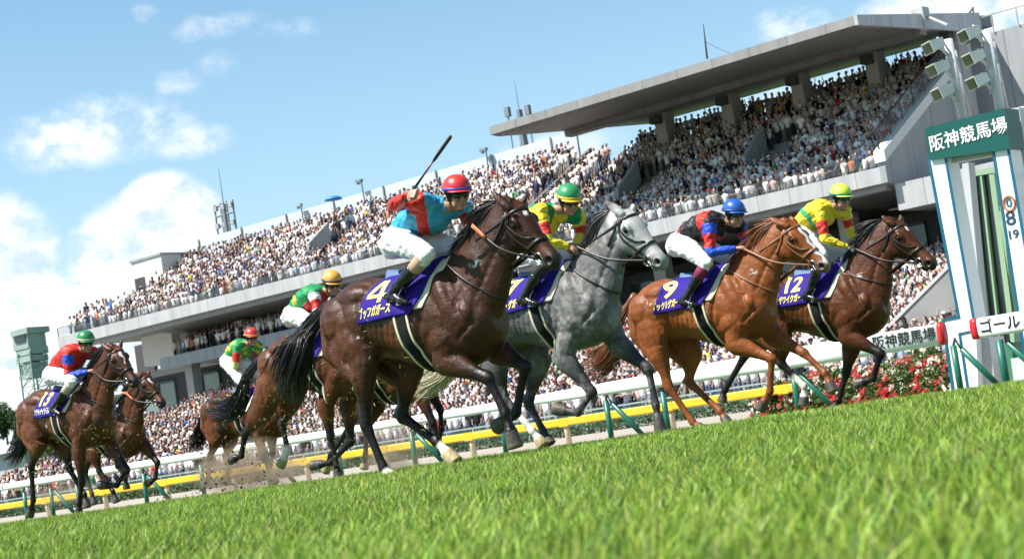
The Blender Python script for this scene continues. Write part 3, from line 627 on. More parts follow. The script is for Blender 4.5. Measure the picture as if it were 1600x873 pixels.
if 'far' not in SKIP:
    # control tower at far left
    v = 120; tg = mat('tower_green', (.27, .34, .30), .6, noise=.12, nscale=.5); tgl = mat('tower_steel', (.16, .27, .23), .6)
    ct = empty('control_tower', 'pale green lattice control tower with glazed cabins at the far left', 'tower')
    def cbox(name, px0, px1, pt_, pb, d, m, v0=0):
        px1 = px0 + (px1 - px0) * .55; d = d * .8; a, zt = onv(px0, pt_, v + v0); b_, _ = onv(px1, pt_, v + v0); _, zb = onv((px0 + px1) / 2 - 2, pb, v + v0); B = MB(); ubox(B, a, b_, v + v0, v + v0 + d, zb, zt); return B.build(name, m, ct)
    cbox('roof', 15.5, 64, 518, 524, 4, tg, -.3); cbox('cabin', 18, 62, 523, 547, 3.2, tg); cbox('window_band', 22, 52, 524.5, 536, .1, dglass, -.15); cbox('cabin', 24, 66, 547, 556, 3.2, tg, .1)
    cbox('window_band', 25, 60, 549, 560, 2.6, dglass, .2); cbox('floor_slab', 24, 66, 560, 567, 3.2, tg); cbox('cabin', 31, 64, 570, 588, 2.6, tg, .2); cbox('floor_slab', 29, 68, 588, 592, 3.2, tg)
    zb_ = -.4; ua_ = onv(33, 592, v)[0]; ub_ = onv(52, 592, v)[0]; zt_ = onv(50, 548, v)[1]; B = MB()
    for uu in (ua_, ub_):
        for vv in (v, v + 2.2): B.tube([W3(uu, vv, zb_), W3(uu, vv, zt_)], .11, 6)
    zz = zb_
    while zz < zt_ - 1:
        for vv in (v, v + 2.2): B.tube([W3(ua_, vv, zz), W3(ub_, vv, zz + 1.6)], .055, 5); B.tube([W3(ub_, vv, zz), W3(ua_, vv, zz + 1.6)], .055, 5); B.tube([W3(ua_, vv, zz), W3(ub_, vv, zz)], .06, 5)
        for uu in (ua_, ub_): B.tube([W3(uu, v, zz), W3(uu, v + 2.2, zz + 1.6)], .05, 5)
        zz += 1.6
    B.build('lattice', tgl, ct)
    # low white roofed building
    v = 112; a, zt = onv(-60, 702, v); b_, z2 = onv(40, 690, v); wb = empty('low_building', 'low white roofed building at the left edge below the trees', 'building')
    B = MB(); B.prism([W3(-200, v - 1, z2 - .5), W3(-200, v + 4, z2 + .3), W3(-200, v + 4, z2 - .3), W3(-200, v - 1, z2 - .9)], E_U * (b_ + 200)); B.build('roof', mat('white_roof', (.74, .76, .78), .5), wb)
    B = MB(); ubox(B, -198, b_ - .4, v, v + 3.8, -.4, z2 - .5); B.build('wall', mat('grey_wall', (.38, .40, .41), .7), wb)
    # trees
    def tree(px, py, v, hw, hh, seed, label, base, n=2600):
        u, z = onv(px, py, v); c = W3(u, v, z); r = np.random.default_rng(seed); root = empty('tree', label, 'tree', 'trees beyond the stand', loc=W3(u, v, -.45)); c = c - Vector(root.location)
        cl = r.normal(size=(16, 3)) * np.array([.42, .42, .38]); cr = r.uniform(.30, .52, 16)
        def pf(q, m_):
            i = q.integers(0, 16, m_); d = q.normal(size=(m_, 3)); d /= np.linalg.norm(d, axis=1)[:, None]; P = cl[i] + d * (cr[i] * q.uniform(.6, 1.1, m_))[:, None]; return P * np.array([hw, hw, hh]) + np.array(c)
        def cf(q, P): g = vnoise(P, .9, seed); return np.array(base)[None, :] * (.55 + .95 * g[:, None]) * (1 + .3 * (q.random((len(P), 1)) - .5))
        V, C = leaves(n, pf, .30 * hw / 2, cf, seed); leaf_obj('crown', V, C, leafm, root)
        B = MB(); B.tube([(0, 0, 0), (0.05, 0, c.z * .5), (0, 0, c.z + hh * .2)], [.28, .2, .08], 8)
        for _ in range(5): e = Vector(r.normal(size=3) * np.array([hw * .5, hw * .5, hh * .3])) + c; B.tube([(0, 0, c.z * r.uniform(.5, .9)), e], [.1, .03], 6)
        B.build('trunk', mat('bark', (.09, .07, .05), .9, noise=.2), root, True)
    tree(8, 662, 128, 2.4, 2.6, 3, 'dark green tree nearest the left edge of the view', (.040, .085, .020), 4200); tree(36, 678, 124, 1.8, 2.0, 4, 'dark green tree between the control tower legs and the edge', (.038, .080, .022), 3000)
    tree(-40, 655, 130, 3, 3, 5, 'tall green tree beyond the left edge', (.040, .085, .020), 2500)
    tree(84, 700, 114, 1.8, 1.1, 6, 'yellow green rounded shrub beside the low white building', (.14, .20, .03), 3000); tree(112, 690, 122, 1.6, 1.4, 8, 'dark shrub behind the hind legs of horse 13', (.04, .09, .03), 2000)
    # distant treeline
    def tl(q, n): u = q.uniform(-420, -95, n); z = -.4 + q.random(n) * (2.5 + 1.3 * np.sin(u * .35) + np.sin(u * .93)); v = 170 + q.uniform(-3, 3, n); return np.outer(u, E_U) + np.outer(v, E_V) + np.outer(z, E_Z)
    V, C = leaves(22000, tl, .8, gcol((.045, .085, .03)), 12); tag(leaf_obj('treeline', V, C, leafm), kind='stuff')
    # floodlight masts behind the stand, lamp poles on the back row
    fm = mat('mast_grey', (.20, .22, .24), .6)
    def mast(label, x0, y0, x1, y1, v, kind):
        root = empty('light_mast', label, 'light mast', 'light masts rising behind the stand', loc=PV(x0, y0, v)); of = -Vector(root.location); B = MB()
        B.tube([PV(x0, y0, v), PV(x1, y1, v)], [.35, .22], 8); B.build('pole', fm, root).location = of
        B = MB(); ux = E_U; top = PV(x1, y1, v); hgt = (PV(x1, y1, v) - PV(x0, y0, v)).length
        if kind == 0:
            for i in range(5): z_ = -.1 - i * .85; B.tube([top + E_Z * z_ - ux * 1.2, top + E_Z * z_ + ux * 1.2], .10, 5)
            for a in (-1.2, -.4, .4, 1.2): B.tube([top + ux * a + E_Z * .1, top + ux * a - E_Z * 3.6], .09, 5)
            B.tube([top + ux * -1.2 - E_Z * 3.5, top - ux * 1.2 - E_Z * 5.6], .08, 5); B.tube([top, top + E_Z * 3.2], [.05, .015], 5); B.build('lamp_frame', fm, root).location = of
            for i in range(3):
                for a in (-1, 0, 1): B2 = MB(); B2.box(top + E_Z * (-.3 - i * 1.5) + ux * a - E_V * .1, (.22, .12, .2), MU); B2.build('lamp', mat('lamp_grey', (.35, .36, .36), .5), root).location = of
        else:
            for z_ in (0, -1.3): ubox(B, top.dot(E_U) - 1.2, top.dot(E_U) + 1.2, v - .5, v + .5, top.z + z_ - 3.2, top.z + z_ - 3.05)
            for a in (-1.1, .1, .8): B.tube([top + ux * a - E_Z * 3.1, top + ux * a - E_Z * (1.2 - abs(a))], .05, 5); B.box(top + ux * a - E_Z * (1.0 - abs(a)), (.2, .15, .35), MU)
            B.tube([top - E_Z * 1, top + E_Z * 2.2], [.05, .015], 5); B.build('platform', fm, root).location = of
    mast('steel lattice floodlight mast rising behind the left block of the stand', 362, 400, 349, 318, 96, 0); mast('grey mast with platform beside the left tip of the roof', 822, 245, 811, 172, 96, 1)
    for px, py, px2, py2, lab in ((570, 308, 564, 282, 'thin lamp pole on the wind screen above the turquoise jockey'), (763, 258, 759, 233, 'thin lamp pole nearest the roof tip'), (474, 338, 470, 320, 'small camera pole with white dome at the back row')):
        root = empty('lamp_pole', lab, 'lamp pole', 'thin poles on the back of the stand', loc=PV(px, py + 8, 84)); of = -Vector(root.location); B = MB(); B.tube([PV(px, py + 8, 84), PV(px2, py2, 84)], .06, 6); B.build('pole', fm, root).location = of
        B = MB(); t_ = PV(px2, py2, 84); B.box(t_ - E_U * .2, (.28, .12, .09), MU); B.ell(t_ - E_U * .3 - E_Z * .12, (.13, .13, .13), None, 8, 6); B.build('lamp_head', fm if px != 474 else lamp_whitish if False else mat('lamp_grey', (.35, .36, .36), .5), root).location = of

    um = empty('umbrella', 'open blue umbrella held above the crowd at the back of the left block', 'umbrella', loc=PV(524, 334, 81)); B = MB(); rings = []
    for a in (0, .35, .7, 1.05, 1.4): rings.append([Vector((.62 * math.cos(a) * math.cos(b_), .62 * math.cos(a) * math.sin(b_), .28 * math.sin(a) + .95)) for b_ in [math.pi * i / 5 for i in range(10)]])
    B.loft(rings); B.build('canopy', mat('blue_nylon', (.03, .22, .62), .5), um, True); B = MB(); B.tube([(0, 0, -.1), (0, 0, 1.28)], .012, 6); B.build('shaft', fm, um)
# ------------------------------------------------------------------ spectators
def person_template(arms, hat, seed, fine):
    """returns verts (local, facing -y), faces, region ids: 0 skin 1 hair 2 shirt 3 trousers 4 hat 5 thing held"""
    B = MB(); reg = []
    def mark(r): reg.extend([r] * (len(B.v) - len(reg)))
    n = 10 if fine else 6; r = random.Random(seed); lean = r.uniform(-.04, .06)
    B.tube([(-.09, 0, 0), (-.085, 0, .45), (-.08, 0, .86)], [.065, .07, .095], n); B.tube([(.09, 0, 0), (.085, 0, .45), (.08, 0, .86)], [.065, .07, .095], n); mark(3)
    B.tube([(0, 0, .80), (0, -lean * .3, 1.0), (0, -lean, 1.22), (0, -lean, 1.38), (0, -lean, 1.44)], [(.11, .16), (.105, .155), (.12, .20), (.095, .185), (.05, .07)], n + 2, side=(1, 0, 0)); mark(2)
    hx = r.uniform(-.03, .03); hz = 1.60
    B.tube([(0, -lean, 1.42), (hx * .5, -lean - .01, 1.52)], .055, 6); B.ell((hx, -lean - .025, hz), (.078, .092, .115), None, n, 6 if not fine else 8); mark(0)
    if fine:
        B.ell((hx, -lean - .118, hz - .01), (.014, .018, .022), None, 6, 4); B.ell((hx - .078, -lean - .02, hz), (.010, .018, .028), None, 6, 4); B.ell((hx + .078, -lean - .02, hz), (.010, .018, .028), None, 6, 4); mark(0)
    lg = r.random() < .4
    B.ell((hx, -lean + .012, hz + .035), (.092, .098, .105), None, n, 6)
    if lg: B.ell((hx, -lean + .035, hz - .06), (.088, .065, .12), None, n, 5)
    mark(1)
    if hat: B.ell((hx, -lean - .005, hz + .075), (.103, .112, .075), None, n, 5); B.box((hx, -lean - .12, hz + .055), (.075, .06, .008)); mark(4)
    for s in (-1, 1):
        sh = Vector((s * .20, -lean, 1.36)); a = arms if isinstance(arms, str) else arms[0 if s < 0 else 1]
        el, ha = {'down': ((s * .25, 0, 1.08), (s * .22, -.12, .88)), 'face': ((s * .25, -.16, 1.16), (s * .08, -.26, 1.44)), 'up': ((s * .28, -.12, 1.58), (s * .22, -.20, 1.84)), 'fold': ((s * .26, -.10, 1.10), (-s * .02, -.22, 1.14))}[a]
        el = Vector(el) + Vector((r.uniform(-.03, .03), r.uniform(-.03, .03), r.uniform(-.03, .03))); mid = lerp_(sh, el, .72)
        B.tube([sh, mid], [.062, .056], n - 1 if fine else 5); mark(2); B.tube([mid, el, Vector(ha)], [.040, .038, .028], n - 2 if fine else 4); B.ell(Vector(ha), (.04, .035, .045), None, 6, 4); mark(0)
    if arms == 'face' and seed % 3 == 0: B.box((0, -.29, 1.47), (.075, .012, .045)); mark(5)
    return np.array(B.v), B.f, np.array(reg)
SHIRTS = [('white shirt', (.86, .86, .88), 50), ('cream shirt', (.76, .74, .70), 9), ('grey shirt', (.46, .46, .48), 7), ('black shirt', (.018, .018, .022), 24), ('navy shirt', (.03, .04, .09), 7), ('beige shirt', (.52, .42, .33), 4), ('pink shirt', (.64, .42, .40), 5), ('aqua shirt', (.36, .46, .60), 3), ('blue shirt', (.03, .14, .50), 1.2), ('red shirt', (.55, .04, .03), 1.2), ('yellow shirt', (.66, .56, .06), 1.0), ('green shirt', (.05, .30, .12), 1.4), ('orange shirt', (.62, .22, .10), 1.3), ('brown shirt', (.13, .08, .05), 2)]
SW = np.array([s[2] for s in SHIRTS], float); SW /= SW.sum()
ARMS = [('down', 'arms down'), ('face', 'hands raised'), ('fold', 'folded arms'), (('down', 'face'), 'chin held'), ('up', 'arms up'), (('up', 'down'), 'arm up')]
def crowd_positions():
    """(u, v, z, height factor)"""
    out = []
    def rows(u0, u1, v0, z0, n, dv, dz, sp, fill, skip=()):
        for i in range(n):
            u = u0 + rng.uniform(0, sp)
            while u < u1:
                v = v0 + dv * i + rng.uniform(-.12, .12)
                if rng.random() < fill and not any(a <= u <= b and c <= v <= d for a, b, c, d in skip): out.append((u, v, z0 + dz * i, rng.uniform(.92, 1.07)))
                u += sp * rng.uniform(.75, 1.25)
    g0 = onv(205, 578, FV)[0]
    for q in range(40): out.append((U_S + .5 + .85 * (q % 2), FV + .6 + q * .21, Z_L - 1.4 + (q * .21) * .545, rng.uniform(.95, 1.05)))
    rows(U_L + 5.5, U_S - .2, FV + .70, Z_L - .62, 13, .62, .352, .42, .96, [(-83.3, -80.2, FV + 2.6, FV + 6.3)])
    rows(U_L + .5, U_L + 5.5, FV + .70, Z_L - .2, 4, .62, .341, .5, .8)
    rows(U_S + 1.7, U_E - .35, FV + .70, Z_R - .62, 19, .62, .352, .42, .96, [(-58.5, -55.5, FV + 3.6, FV + 7.6), (-49.8, -46.8, FV + 3.6, FV + 7.6)])
    rows(g0 + .5, U_G - .5, GV + .9, zgd + .03, 6, .8, .22, .46, .9)
    rows(g0 + 3, -15, 59.0, -.08, 30, .72, .173, .45, .96)
    rows(-120, g0 + 3, 59.0, -.08, 11, .72, .04, .45, .96)
    return out
if 'crowd' not in SKIP:
    pos = crowd_positions(); print('CROWD', len(pos)); P = np.array(pos)
    Wp = np.outer(P[:, 0], E_U) + np.outer(P[:, 1], E_V); X, D = Wp[:, 0], Wp[:, 1]; px = 800 + FPX * X / D
    vis = (px > 12) & (px < 1500); ok_cap = (P[:, 1] < 61.8) | (px < 1370)
    order = np.argsort(np.where(vis & ok_cap & (P[:, 1] < 70), D, 1e9))[:300]; isnear = np.zeros(len(P), bool); isnear[order] = True
    # ---- individuals
    variants = {}
    cm = mat('spectator', vcol=True, rough=.8, spec=.25)
    HAIR = {'black hair': (.012, .010, .010), 'brown hair': (.06, .035, .02), 'grey hair': (.25, .25, .25)}; HATS = {'white cap': (.75, .75, .75), 'black cap': (.02, .02, .02), 'blue cap': (.05, .12, .4), 'straw hat': (.55, .45, .25), 'red cap': (.5, .04, .03)}
    def colours(reg, shirt, hair, hat, trous, skin, held=(.05, .05, .05)):
        T = np.array([skin, hair, shirt, trous, hat, held]); return T[reg]
    rp_ = random.Random(11)
    def pick(i):
        sh = SHIRTS[rng.choice(len(SHIRTS), p=SW)]; hat = rp_.random() < .22; hn = rp_.choice(list(HATS)) if hat else rp_.choices(list(HAIR), [80, 15, 5])[0]; ar = rp_.choices(range(6), [46, 22, 14, 10, 4, 4])[0]; return sh, hat, hn, ar
    combos = {}
    rowname = ['first', 'second', 'third', 'fourth', 'fifth', 'sixth', 'seventh', 'eighth', 'ninth', 'tenth', 'eleventh', 'twelfth', 'thirteenth']
    def zone(x):
        for lim, nm in ((250, 'behind horse 13'), (520, 'behind trailing horses'), (760, 'behind horse 4'), (960, 'behind grey horse'), (1240, 'behind chestnut horse'), (1395, 'behind horse 12')):
            if x < lim: return nm
        return 'beside finish portal'
    for i in order:
        sh, hat, hn, ar = pick(i); key = (sh[0], hat, hn, ar)
        if key not in combos:
            V, F, reg = person_template(ARMS[ar][0], hat, len(combos), True); me = bpy.data.meshes.new('spectator'); me.from_pydata([tuple(v) for v in V], [], F)
            me.polygons.foreach_set('use_smooth', [True] * len(me.polygons)); hc = HAIR.get(hn, HAIR['black hair']); sk = np.array([.47, .31, .25]) * rp_.uniform(.85, 1.12)
            set_col(me, colours(reg, sh[1], hc, HATS.get(hn, (0, 0, 0)), rp_.choice([(.03, .03, .04), (.10, .10, .12), (.25, .22, .18), (.04, .06, .13)]), sk)); me.materials.append(cm); combos[key] = me
        u, v, z, hf = pos[i]; o = bpy.data.objects.new('spectator', combos[key]); COL.objects.link(o); o.location = W3(u, v, z); o.scale = (hf, hf, hf * .98)
        o.rotation_euler = (0, 0, -TH + rp_.uniform(-.5, .35)); row = int(round((v - 59.0) / .72))
        tag(o, f"spectator in {sh[0]}, {hn}, {ARMS[ar][1]}, {rowname[min(row, 12)]} row {zone(px[i])}", 'spectator', 'spectators standing behind the glass fence')
    bylab = {}
    for o in COL.objects:
        if o.name.startswith('spectator'): bylab.setdefault(o['label'], []).append(o)
    ordn = ['leftmost alike', 'second from left', 'third from left', 'fourth from left', 'fifth from left', 'sixth from left', 'seventh from left', 'eighth from left', 'ninth from left']
    for lb, os_ in bylab.items():
        if len(os_) > 1:
            os_.sort(key=lambda o: o.location.x / o.location.y)
            for q, o in enumerate(os_): o['label'] = lb + ', ' + ordn[min(q, 8)]
    # ---- the rest, one mass
    rest = np.where(~isnear)[0]; T = []
    for a in range(6):
        for hat in (False, True):
            for sd in range(2): T.append(person_template(ARMS[a][0], hat, a * 7 + sd + 3 * hat, False))
    Vs, Cs, LP, ST = [], [], [], []; base = 0; lp0 = 0; pr = np.array([46, 22, 14, 10, 4, 4], float); pr = np.repeat(pr / pr.sum(), 4) * np.tile([.40, .40, .10, .10], 6)
    ti = rng.choice(len(T), size=len(rest), p=pr / pr.sum())
    shc = np.array([s[1] for s in SHIRTS]); hatc = np.array(list(HATS.values())); trc = np.array([(.03, .03, .04), (.10, .10, .12), (.25, .22, .18), (.04, .06, .13)])
    for t, (V, F, reg) in enumerate(T):
        idx = rest[ti == t]; n = len(idx)
        if not n: continue
        an = -TH + rng.uniform(-.6, .5, n); ca, sa = np.cos(an), np.sin(an); s = P[idx, 3] * np.where(P[idx, 1] > 74, .92, .98)
        x = (V[None, :, 0] * ca[:, None] - V[None, :, 1] * sa[:, None]) * s[:, None] + Wp[idx, 0][:, None]; y = (V[None, :, 0] * sa[:, None] + V[None, :, 1] * ca[:, None]) * s[:, None] + Wp[idx, 1][:, None]; z = V[None, :, 2] * s[:, None] + P[idx, 2][:, None]
        Vs.append(np.stack([x, y, z], 2).reshape(-1, 3))
        sc_ = shc[rng.choice(len(SHIRTS), size=n, p=SW)] * rng.uniform(.8, 1.1, (n, 1)); col = np.empty((n, 6, 3)); col[:, 0] = np.array([.47, .31, .25]) * rng.uniform(.8, 1.15, (n, 1)); col[:, 1] = np.array([.014, .011, .010]) * rng.choice([1, 1, 1, 5], n)[:, None]
        col[:, 2] = sc_; col[:, 3] = trc[rng.integers(0, 4, n)]; col[:, 4] = hatc[rng.integers(0, 5, n)]; col[:, 5] = .05; Cs.append(col[:, reg, :].reshape(-1, 3))
        fl = np.concatenate([np.array(f) for f in F]); lens = np.array([len(f) for f in F]); off = np.concatenate([[0], np.cumsum(lens)[:-1]]); tot = lens.sum(); nv = len(V)
        LP.append((base + np.arange(n)[:, None] * nv + fl[None, :]).ravel()); ST.append((lp0 + np.arange(n)[:, None] * tot + off[None, :]).ravel()); base += n * nv; lp0 += n * tot
    me = np_mesh('crowd', np.concatenate(Vs), np.concatenate(LP), np.concatenate(ST), None, np.concatenate(Cs)); tag(link('crowd', me, cm), kind='stuff')
# ------------------------------------------------------------------ horses
TORSO = [(-.86, -.26, -.40, .055), (-.83, -.17, -.50, .125), (-.76, -.10, -.56, .195), (-.66, -.045, -.59, .245), (-.54, -.01, -.60, .272), (-.42, -.005, -.59, .272),
         (-.30, -.03, -.585, .268), (-.16, -.055, -.62, .282), (0, -.065, -.68, .292), (.14, -.045, -.725, .282), (.26, -.01, -.745, .262), (.36, -.005, -.75, .25), (.48, -.04, -.745, .25),
         (.59, -.12, -.72, .24), (.67, -.22, -.68, .205), (.735, -.32, -.62, .155), (.775, -.40, -.55, .09)]
HEADST = [(-.06, .035, .11, .045), (-.02, .008, .15, .064), (.06, -.004, .18, .078), (.15, -.010, .225, .094), (.24, -.012, .262, .100), (.33, -.008, .272, .095), (.42, 0, .252, .083), (.52, .010, .212, .068),
          (.62, .016, .178, .058), (.72, .020, .156, .051), (.82, .020, .146, .049), (.90, .022, .138, .051), (.96, .034, .124, .043), (1.0, .058, .102, .024)]
def catmull(P, n):
    P = [Vector(p) for p in P]; Q = [P[0] * 2 - P[1]] + P + [P[-1] * 2 - P[-2]]; out = []
    for i in range(1, len(Q) - 2):
        for k in range(n):
            t = k / n; a, b, c, d = Q[i - 1:i + 3]
            out.append(.5 * ((2 * b) + (c - a) * t + (2 * a - 5 * b + 4 * c - d) * t * t + (-a + 3 * b - 3 * c + d) * t ** 3))
    out.append(P[-1]); return out
def lerp(a, b, t): return a + (b - a) * t
def rot_to(ax):
    """matrix whose x column is ax, z column lateral-ish"""
    ax = Vector(ax).normalized(); y = Vector((0, 1, 0)); y = (y - ax * ax.dot(y)).normalized(); z = ax.cross(y); return Matrix((ax, y, z)).transposed()

def four_mesh(size):
    s = size * .72; V = [(0, .36), (.20, .36), (.60, .80), (.60, 1), (.50, 1), (.82, 1), (.82, .36), (.60, .36), (0, .22), (1, .22), (1, .36), (.60, 0), (.82, 0), (.82, .22), (.60, .22)]
    F = [(0, 1, 2, 3, 4), (7, 6, 5, 3), (8, 9, 10, 0), (11, 12, 13, 14)]
    me = bpy.data.meshes.new('four'); me.from_pydata([((x - .5) * s * .80, (y - .5) * s, 0) for x, y in V], [], F); return me

def coat_mat(kind, rough):
    nm = 'horse_coat_' + kind
    if nm in MATS: return MATS[nm]
    m = mat(nm, vcol=True, rough=rough, spec=.30, noise=.24, nscale=7); t = m.node_tree; b = t.nodes['Principled BSDF']
    tcn = nd(t, 'ShaderNodeTexCoord'); prev = None
    for sc_, dist, st, stretch in ((4.5, .040, .55, (1, 1.4, .7)), (13, .012, .5, (.7, 1, 1.5)), (60, .0026, .65, (1, 1, 2.4)), (220, .0012, .9, (1, 1, 3.5))):
        mp = nd(t, 'ShaderNodeMapping'); mp.inputs['Scale'].default_value = stretch; mp.inputs['Rotation'].default_value = (0, .5, 0); t.links.new(tcn.outputs['Object'], mp.inputs[0])
        n = nd(t, 'ShaderNodeTexNoise'); n.inputs['Scale'].default_value = sc_; n.inputs['Detail'].default_value = 2.5; n.inputs['Distortion'].default_value = .6; t.links.new(mp.outputs[0], n.inputs['Vector'])
        bp = nd(t, 'ShaderNodeBump'); bp.inputs['Strength'].default_value = st; bp.inputs['Distance'].default_value = dist; t.links.new(n.outputs['Fac'], bp.inputs['Height'])
        if prev is not None: t.links.new(prev, bp.inputs['Normal'])
        prev = bp.outputs[0]
    t.links.new(prev, b.inputs['Normal'])
    rn = nd(t, 'ShaderNodeTexNoise'); rn.inputs['Scale'].default_value = 9; rn.inputs['Detail'].default_value = 4; t.links.new(tcn.outputs['Object'], rn.inputs['Vector'])
    mr = nd(t, 'ShaderNodeMapRange'); t.links.new(rn.outputs['Fac'], mr.inputs[0]); mr.inputs[1].default_value = .35; mr.inputs[2].default_value = .65; mr.inputs[3].default_value = rough - .07; mr.inputs[4].default_value = rough + .2; t.links.new(mr.outputs[0], b.inputs['Roughness'])
    return m
class Horse:
    def __init__(h, cfg):
        h.cfg = cfg; h.v = cfg['v']
        u0, z0 = onv(*cfg['W'], h.v); h.u0 = u0
        h.W = Vector((0, 0, z0)); C = h.P(*cfg['C'], 0)
        d = h.W - C; h.meas = d.length / .80; h.k = cfg.get('k', .5 * min(max(h.meas, .95), 1.12) + .52)
        d.normalize(); h.dx = d; h.dz = Vector((-d.z, 0, d.x))
        h.origin = W3(u0, h.v, 0)
    def P(h, px, py, lat=0):
        u, z = onv(px, py, h.v + lat); return Vector((u - h.u0, lat, z))
    def T(h, x, y, z): return h.W + h.dx * ((x - .30) * h.k) + h.dz * (z * h.k) + Vector((0, y * h.k, 0))
    def H(h, t, n, y): return h.P0 + h.hu * (t * h.hl) + h.hn * (n * h.hk) + h.hy * (y * h.hk)
    def ring_w(h, x):
        for a, b in zip(TORSO, TORSO[1:]):
            if x <= b[0]: f = (x - a[0]) / (b[0] - a[0]); return [lerp(p, q, f) for p, q in zip(a[1:], b[1:])]
        return TORSO[-1][1:]
    def build(h):
        c = h.cfg; k = h.k; S = MB()
        # torso
        rings = []
        for (x, top, bot, wd) in TORSO:
            bot *= 1.075; r = []; mid = (top + bot) / 2; hh = (top - bot) / 2
            for j in range(28):
                a = 2 * math.pi * j / 28; cz, sy = math.cos(a), math.sin(a)
                nar = 1 - (.34 if x > .12 else .16) * max(0, cz) ** 1.5 - .10 * max(0, -cz) ** 2
                r.append(h.T(x, wd * nar * math.copysign(abs(sy) ** .85, sy), mid + hh * cz))
            rings.append(r)
        S.loft(rings)
        RT = rot_to(h.dx)
        def TE(x, y, z, r, tilt=0):
            S.ell(h.T(x, y, z), tuple(q * k for q in r), RT @ Matrix.Rotation(tilt, 3, 'Y'), 14, 9)
        for s in (-1, 1):
            TE(-.62, s * .145, -.30, (.20, .135, .20)); TE(-.60, s * .14, -.50, (.155, .12, .23), .0)
            TE(-.42, s * .15, -.16, (.20, .10, .10), .1); TE(-.72, s * .10, -.44, (.10, .09, .22), .12)
            TE(.50, s * .145, -.38, (.13, .11, .30), -.42); TE(.40, s * .17, -.56, (.17, .085, .125), -.5)
            TE(.655, s * .085, -.52, (.11, .09, .15), .4); TE(.62, s * .175, -.44, (.075, .06, .10), 0)
            TE(.10, s * .20, -.46, (.26, .085, .18), .05)
        # neck
        h.P0 = h.P(*c['P0']); P1 = h.P(*c['P1']); tw = c.get('twist', 0)
        e = P1 - h.P0; h.hl = e.length; h.hk = c.get('hk', 1.19 * h.hl / .62); h.hu = e.normalized()
        h.hy = Vector((0, 1, 0)); h.hn = h.hu.cross(h.hy).normalized()
        if h.hn.z > 0: h.hn = -h.hn
        tw = R_(c.get('twist', 14)); h.hy, h.hn = (h.hy * math.cos(tw) - h.hn * math.sin(tw)), (h.hn * math.cos(tw) + h.hy * math.sin(tw))
        h.hy.normalize(); h.hn.normalize()
        Nm = h.P(*c['NM'])
        path = catmull([h.T(.30, 0, -.42), h.T(.52, 0, -.32), Nm, h.H(.04, .10, 0), h.H(.12, .12, 0)], 6)
        rads = []; m = len(path)
        for i in range(m):
            f = i / (m - 1)
            ra = np.interp(f, [0, .25, .37, .5, .62, .75, .9, 1], [.31, .325, .29, .225, .185, .150, .115, .08]); rb = np.interp(f, [0, .25, .37, .5, .75, 1], [.17, .165, .128, .098, .074, .06])
            rads.append((ra * k, rb * k))
        h.neck = (path, rads)
        S.tube(path, rads, 24, side=(0, 1, 0))
        S.tube([lerp(p, q, .0) for p, q in zip(path, path)][8:20], .05 * k, 10)  # windpipe side fullness
        thr = [h.T(.64, 0, -.42)] + [p + h.crest_n(i) * (-rads[i][0] * .66) for i, p in enumerate(path) if 8 < i < 20]
        S.tube(thr, .062 * k, 10)
        # head
        rings = []
        for (t, top, bot, hw) in HEADST:
            r = []
            for j in range(24):
                a = 2 * math.pi * j / 24; cz, sy = math.cos(a), math.sin(a)
                nn = (top + bot) / 2 - (bot - top) / 2 * math.copysign(abs(cz) ** .8, cz)
                wn = hw * (1 - .10 * max(0, cz) ** 2 - .28 * max(0, -cz) ** 1.2)
                r.append(h.H(t, nn, wn * math.copysign(abs(sy) ** .75, sy)))
            rings.append(r)
        S.loft(rings)
        HM = Matrix((h.hu, h.hn, h.hy)).transposed(); q = h.hk
        def HE(t, n, y, r): S.ell(h.H(t, n, y), tuple(a * q for a in r), HM, 12, 8)
        for s in (-1, 1):
            HE(.265, .035, s * .082, (.045, .022, .022)); HE(.27, .175, s * .058, (.095, .082, .038)); HE(.90, .072, s * .040, (.034, .038, .018))
            S.tube([h.H(.36, .095, s * .082), h.H(.46, .10, s * .068), h.H(.60, .092, s * .052)], [.014 * q, .013 * q, .007 * q], 8)
            HE(.80, .118, s * .040, (.06, .022, .014))
        HE(.86, .148, 0, (.040, .028, .030)); HE(.97, .085, 0, (.026, .04, .032))
        # ears
        for s, key in ((-1, 'earN'), (1, 'earF')):
            b = h.H(.045, .018, s * .058)
            tip = h.P(*c[key], s * .075 * q) if key in c else b + Vector((-.05, s * .03, .15))
            d = tip - b
            if d.length > .21 * q: tip = b + d.normalized() * .20 * q
            d = (tip - b); side = Vector((.55, s * -.75, 0)) * .5
            S.tube([b - d * .15, b + d * .12, b + d * .38, b + d * .65, b + d * .86, b + d * 1.02], [(.024 * q, .026 * q), (.026 * q, .030 * q), (.020 * q, .036 * q), (.016 * q, .030 * q), (.012 * q, .018 * q), (.006 * q, .006 * q)], 12, side=(.8, s * -.6, 0))
        # legs
        h.bones = []
        for nm in ('NF', 'FF', 'NH', 'FH'):
            if nm not in c: continue
            s = -1 if nm[0] == 'N' else 1; fore = nm[1] == 'F'; pts = c[nm]
            lat = (.155, .135, .12, .115) if fore else (.17, .15, .13, .125)
            J = [h.P(px, py, s * l * k) for (px, py), l in zip(pts, lat)]
            root = h.T(.50, s * .15, -.42) if fore else h.T(-.56, s * .15, -.34)
            h.bones.append((nm, J)); a, b, f, toe = J
            def seg(p, q_, st):
                S.tube([lerp(p, q_, t) for t, _, _ in st], [(x * k, y * k) for _, x, y in st], 14, side=(0, 1, 0))
